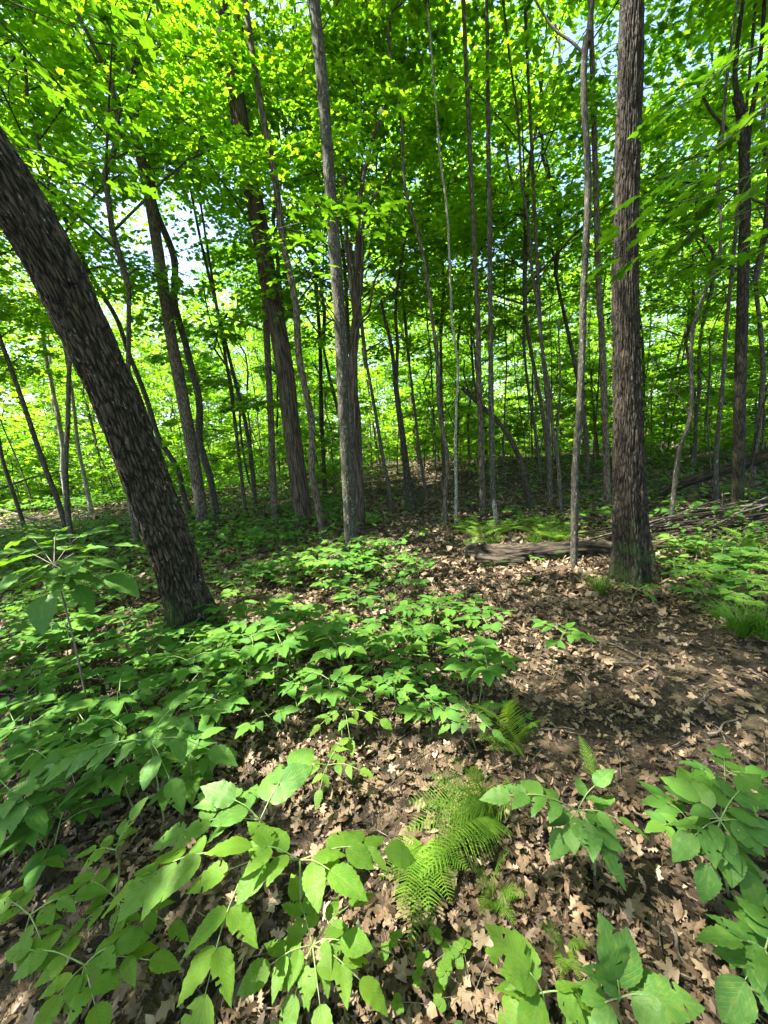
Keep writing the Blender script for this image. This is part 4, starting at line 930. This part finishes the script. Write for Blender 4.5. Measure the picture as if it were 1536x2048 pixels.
# sedge tufts
def tuft_mesh(seed, n=150, h=.22, spread=.14):
    rs = np.random.RandomState(seed); V = []; F = []
    for i in range(n):
        a = rs.uniform(0, 6.28); b = np.array([math.cos(a), math.sin(a), 0])*rs.rand()*spread*.4; out = rs.uniform(.3, 1.3); L = h*rs.uniform(.6, 1.2)
        d = np.array([math.cos(a), math.sin(a), 0])*out; sd = np.array([-math.sin(a), math.cos(a), 0])*.0028; o = len(V)
        for t in (0, .35, .7, 1.0):
            c = b+d*L*t*t*.9+np.array([0, 0, L*(t-.45*t*t*out)]); w = sd*(1-t)**.6+sd*.05; V += [c-w, c+w]
        for k in range(3): q = o+k*2; F += [(q, q+1, q+3), (q, q+3, q+2)]
    return mk('sedge_blades', np.array(V), np.array(F), M_grass)
TU = [tuft_mesh(i) for i in range(3)]
tl = [((1200, 1188), 1.0, 'dark green sedge tuft at the foot of the thick upright trunk'), ((1478, 1268), 1.25, 'bright sedge tuft at the right edge, its left half'), ((1525, 1275), 1.25, 'broad sedge tuft cut by the right edge of the photo'), ((1440, 1240), .9, 'small sedge tuft behind the bright one at right'),
      ((505, 1160), 1.2, 'fine sedge tuft between the leaning trunk and the grey lichen trunk'), ((540, 1150), 1.1, 'second fine sedge tuft right of the leaning trunk'), ((945, 1100), 1.0, 'bright sedge tuft above the left end of the long log'), ((985, 1092), 1.1, 'sedge tuft behind the short log piece'),
      ((1070, 1090), 1.0, 'sedge tuft behind the middle of the long log'), ((1110, 1085), 1.1, 'sunlit sedge tuft behind the log near the slim trunk'), ((390, 1290), .7, 'few sedge blades at the foot of the leaning trunk'), ((1385, 1110), .8, 'sunlit grass tuft by the upright pale stick'), ((550, 1225), 1.0, 'sedge tuft in shade among the seedlings left of centre')]
for (p, s, lab) in tl:
    b = pix_ground(*p); o = ob('sedge_tuft', TU[R.randint(3)], loc=b, kind=None); o.scale = (s, s, s); o.rotation_euler = (0, 0, R.rand()*6); tag(o, lab, 'grass tuft', 'sedge tufts')

# ------------------------------------------------------------------ carpet of seedlings
def seed_leaves(rs, n_leaf=5, h=.24):
    """list of (P, tip, normal, L) for one seedling and its stalk polylines"""
    out = []; st = []
    top = np.array([rs.normal(0, .03), rs.normal(0, .03), h]); st.append(([(0, 0, -.02), top*.5+[.008, 0, 0], top], .0025))
    for i in range(n_leaf):
        a = i*2*PI/n_leaf+rs.uniform(-.3, .3); q = rs.uniform(.6, 1.0); A = top*q; L = rs.uniform(.07, .13)
        B = A+np.array([math.cos(a)*L, math.sin(a)*L, rs.uniform(.0, .05)]); st.append(([A, (A+B)/2+[0, 0, .012], B], .0014))
        d = nrm(B-A); sd = nrm(np.cross(d, [0, 0, 1.0])); ll = rs.uniform(.06, .095)
        for q2, s in ((.55, -1), (.55, 1), (.92, -1), (.92, 1)):
            p = A+(B-A)*q2; an = 1.05; tip = d*math.cos(an)+sd*s*math.sin(an)+[0, 0, rs.normal(-.15, .1)]
            out.append((p, tip, np.array([0, 0, 1.0])+rs.normal(0, .22, 3), ll*rs.uniform(.75, 1)))
        out.append((B, d*[1, 1, .3], np.array([0, 0, 1.0])+rs.normal(0, .2, 3), ll*1.15))
    return out, st
def seed_proto(seed, split):
    rs = np.random.RandomState(seed); lv, st = seed_leaves(rs, rs.randint(3, 6), rs.uniform(.14, .26))
    parts = [tube(crom(p, 6), np.linspace(r, r*.5, 6), 4, cap=False) for p, r in st]; v, f, b = join(parts); sm = mk('seedling_stem', v, f, M_stem, bco=b)
    if split: return sm, [(SEEDL[i % 3], frame_M(*l[:3], (l[3], l[3], l[3]))) for i, l in enumerate(lv)]
    P = np.array([l[0] for l in lv]); T = np.array([l[1] for l in lv]); Nn = np.array([l[2] for l in lv]); s = np.array([l[3] for l in lv])
    v, f = batch(BLOW[0]*[1.15, 1, 1], BLOW[1], P, T, Nn, s); return sm, mk('seedling_foliage', v, f, M_seed)
SPL = [seed_proto(k, True) for k in range(5)]; JOI = [seed_proto(50+k, False) for k in range(8)]
POLY = [([(0, 1075), (250, 1075), (380, 1090), (560, 1075), (700, 1100), (830, 1120), (850, 1200), (1000, 1290), (1190, 1370), (1110, 1420), (920, 1440), (880, 1490), (620, 1470), (480, 1560), (350, 1640), (0, 1750)], 1.0, 'in the green carpet left of the path'),
        ([(1400, 1090), (1536, 1060), (1536, 1260), (1430, 1240), (1330, 1180), (1310, 1110)], .8, 'at right between the thick upright trunk and the brush pile'),
        ([(0, 1660), (330, 1700), (430, 2047), (0, 2047)], .5, 'among the broad leaves at lower left'),
        ([(1350, 1640), (1536, 1600), (1536, 2047), (1400, 2047)], .5, 'at the lower right edge')]
def inpoly(x, y, poly):
    c = False; n = len(poly)
    for i in range(n):
        (x1, y1), (x2, y2) = poly[i], poly[(i+1) % n]
        if (y1 > y) != (y2 > y) and x < (x2-x1)*(y-y1)/(y2-y1)+x1: c = not c
    return c
def carpet():
    rs = np.random.RandomState(21); acc = []; tries = 0
    while tries < 16000:
        tries += 1; r = .8+11*rs.rand()**.8; a = rs.uniform(-.86, .86); x, y = r*math.sin(a), r*math.cos(a)
        px, py, dp = to_px(np.array([x, y, float(ground_h(x, y))])); px, py = float(px[0]), float(py[0])
        for poly, den, where in POLY:
            if inpoly(px, py, poly) and rs.rand() < den*np.clip(2.6*(vnoise(x*1.1+9, y*1.1+9, seed=7)-.25), .08, 1):
                if ok_spot(x, y, .15, [(q[1], q[2]) for q in acc[-250:]]): acc.append((r, x, y, where, px, py))
                break
        if len(acc) >= 540: break
    # sparse ones on the open litter
    for _ in range(26):
        r = 1.5+6*rs.rand(); a = rs.uniform(.0, .8); x, y = r*math.sin(a), r*math.cos(a); acc.append((r, x, y, 'standing alone on the open leaf litter right of the carpet', 0, 0))
    acc.sort(key=lambda q: q[0])
    MK = [((392, 1268), 'leaning trunk foot'), ((702, 1118), 'lichen trunk foot'), ((610, 1052), 'burled trunk foot'), ((178, 1422), 'tall woody sapling'), ((480, 1620), 'dark shaded seedling'), ((300, 1500), 'compound leaved seedling at left'),
          ((645, 1560), 'small bright seedling'), ((690, 1450), 'sun patch seedling'), ((1010, 1450), 'small upright fern'), ((920, 1600), 'large bright fern'), ((1262, 1160), 'thick trunk foot'), ((1392, 1115), 'upright pale stick'), ((1478, 1268), 'bright sedge tuft'), ((1085, 1985), 'huge leaved seedling'), ((150, 1950), 'pale corner seedling'), ((1440, 1650), 'dark seedling at right edge'), ((1120, 1110), 'long fallen log')]
    cells = {}
    for i, (r, x, y, where, px, py) in enumerate(acc[:300]):
        qx, qy, _ = to_px(np.array([x, y, float(ground_h(x, y))])); qx, qy = float(qx[0]), float(qy[0])
        dd = [(math.hypot(qx-m[0][0], (qy-m[0][1])*1.4), m) for m in MK]; d0, m = min(dd, key=lambda q: q[0]); ex, ey = qx-m[0][0], (qy-m[0][1])*1.4
        dr = ('right of' if ex > 0 else 'left of') if abs(ex) > abs(ey) else ('in front of' if ey > 0 else 'behind')
        cells.setdefault((dr, m[1]), []).append((d0, i))
    SL = {}
    for (dr, nm), L in cells.items():
        for k, (d0, i) in enumerate(sorted(L)):
            SL[i] = ((('nearest' if k == 0 else _o[min(k, 49)]+' nearest') if len(L) > 1 else 'only')+f' small green seedling {dr} the {nm}', f'small seedlings {dr} the {nm}')
    for i, (r, x, y, where, px, py) in enumerate(acc[:300]):
        lab, grp = SL[i]
        s = min(rs.choice([.7, .95, 1.1, 1.25, 1.45]), .75+.25*r)*rs.uniform(.85, 1.15)*(.55 if 'alone' in where else 1)
        root = thing('seedling', lab, 'seedling', (x, y, float(ground_h(x, y))), grp, rz=rs.uniform(0, 6.28), s=s)
        if i < 75:
            sm, lv = SPL[rs.randint(5)]; ob('stem', sm, root)
            for me, M in lv: ob('leaflet', me, root, M)
        else:
            sm, fo = JOI[rs.randint(8)]; ob('stem', sm, root); ob('foliage', fo, root, kind='stuff')
    # beyond three hundred: one ground cover, plus the far carpet
    lv, st = [], []
    far = [(q[1], q[2], rs.uniform(.8, 1.25)) for q in acc[300:]]
    n = 0
    while n < 9000:
        r = 6+27*rs.rand()**.9; a = rs.uniform(-.9, .9); x, y = r*math.sin(a), r*math.cos(a)
        if d_path(x, y) < .7: continue
        den = .9 if a < -.08 else (.16 if a < .45 else .7)
        if .0 < a < .35 and r > 7: den = .10
        if rs.rand() < den*(.2+1.2*vnoise(x*.6+30, y*.6+30, seed=8)): far.append((x, y, rs.uniform(.9, 2.0)*(1+.05*max(0, r-10))))
        n += 1
    Vs, Fs, o = [], [], 0
    P, T, Nn, Sz = [], [], [], []
    for (x, y, s) in far:
        z = float(ground_h(x, y)); k = rs.randint(5, 9) if math.hypot(x, y) > 6 else 14; h = .2*s
        for _ in range(k):
            a = rs.uniform(0, 6.28); rr = rs.uniform(.02, .14)*s; P.append((x+rr*math.cos(a), y+rr*math.sin(a), z+h*rs.uniform(.6, 1.1))); T.append((math.cos(a), math.sin(a), -.15)); Nn.append((rs.normal(0, .25), rs.normal(0, .25), 1)); Sz.append(.085*s*rs.uniform(.7, 1.1))
    v, f = batch(BLOW[0]*[1.2, 1, 1], BLOW[1], np.array(P, float), np.array(T, float), np.array(Nn, float), np.array(Sz))
    o_ = ob('ground_cover', mk('ground_cover', v, f, M_seed), kind='stuff'); o_['label'] = 'green carpet of low leafy plants over the farther forest floor'
carpet()

# ------------------------------------------------------------------ overhanging maple branches close to the viewpoint
MH = [mk('maple_leaf', *MAPLE_HI, M_near, uv=MAPLE_HI[0][:, :2])]
def overhang(label, foot, arms, n_leaf, ls, seed, top):
    """arms: list of point lists in (px, py, depth)"""
    rs = np.random.RandomState(seed); b = np.array([foot[0], foot[1], float(ground_h(*foot))]); root = thing('maple_sapling', label, 'sapling', b)
    T = np.array(top, float); stemtube(root, b, [b-[0, 0, .05], (b+T)/2+[.03, .02, 0], T], .03, .016, M_thin, 'trunk')
    for arm in arms:
        pts = [at_depth(*p) for p in arm]; near = b+(T-b)*np.clip((pts[0][2]-b[2]-.2)/(T[2]-b[2]), .3, 1); P = crom([near]+pts, 20)
        v, f, bb = tube(P-b, np.linspace(.009, .0018, 20), 6); br = ob('branch', mk('branch', v, f, M_thin, bco=bb), root)
        seg = P[6:]
        for i in range(n_leaf):
            q = rs.rand()**.8*(len(seg)-1); k = int(min(q, len(seg)-2)); p = seg[k]+(seg[k+1]-seg[k])*(q-k); d = nrm((seg[k+1]-seg[k])*[1, 1, .3]); sd = nrm(np.cross(d, [0, 0, 1.0]))*rs.choice([-1, 1])
            off = rs.uniform(.02, .26)*(1.1-q/len(seg)*.6); c = p+sd*off+d*off*.5+[0, 0, rs.normal(-.01, .02)]
            if off > .05:
                pass
            tip = d*rs.uniform(.4, 1)+sd*rs.uniform(-.2, .9)+[0, 0, rs.normal(-.30, .15)]; s = ls*rs.uniform(.7, 1.15)
            ob('maple_leaf', MH[0], root, frame_M(c-b, tip, (rs.normal(0, .22), rs.normal(0, .22), 1), (s, s, s)))
overhang('near maple branches with large lobed leaves reaching in from the right over the thick trunk', (2.9, 1.5),
         [[(1600, 190, 1.7), (1480, 260, 1.75), (1380, 330, 1.8), (1290, 370, 1.85)], [(1600, 300, 1.6), (1470, 370, 1.65), (1340, 410, 1.7), (1250, 430, 1.75)], [(1600, 400, 1.8), (1450, 440, 1.8), (1320, 490, 1.85), (1220, 520, 1.9)], [(1600, 60, 1.9), (1480, 110, 1.9), (1400, 180, 2.0), (1320, 230, 2.0)], [(1620, 470, 1.9), (1500, 500, 1.9), (1420, 520, 2.0)]], 24, .115, 3, (2.7, 1.45, 4.3))
overhang('near maple branches with blurred bright leaves filling the top left corner', (-3.4, 1.6),
         [[(-80, -60, 2.6), (60, 20, 2.7), (180, 60, 2.8), (300, 70, 2.9)], [(-80, 120, 2.8), (40, 140, 2.9), (150, 200, 3.0), (260, 230, 3.1)], [(-60, 250, 3.0), (60, 300, 3.1), (180, 330, 3.2), (290, 360, 3.3)], [(60, -80, 2.8), (180, -20, 2.9), (300, 10, 3.0), (380, 40, 3.1)]], 40, .12, 4, (-3.0, 2.0, 5.2))
overhang('maple spray of dark green leaves hanging across the grey lichen trunk at centre', tuple(pix_ground(712, 1108)[:2]),
         [[(560, 470, 3.1), (620, 450, 3.1), (700, 430, 3.1), (800, 430, 3.2)], [(560, 440, 3.0), (640, 410, 3.0), (740, 390, 3.1), (780, 380, 3.1)]], 46, .11, 5, tuple(at_depth(668, 350, 5.0)))
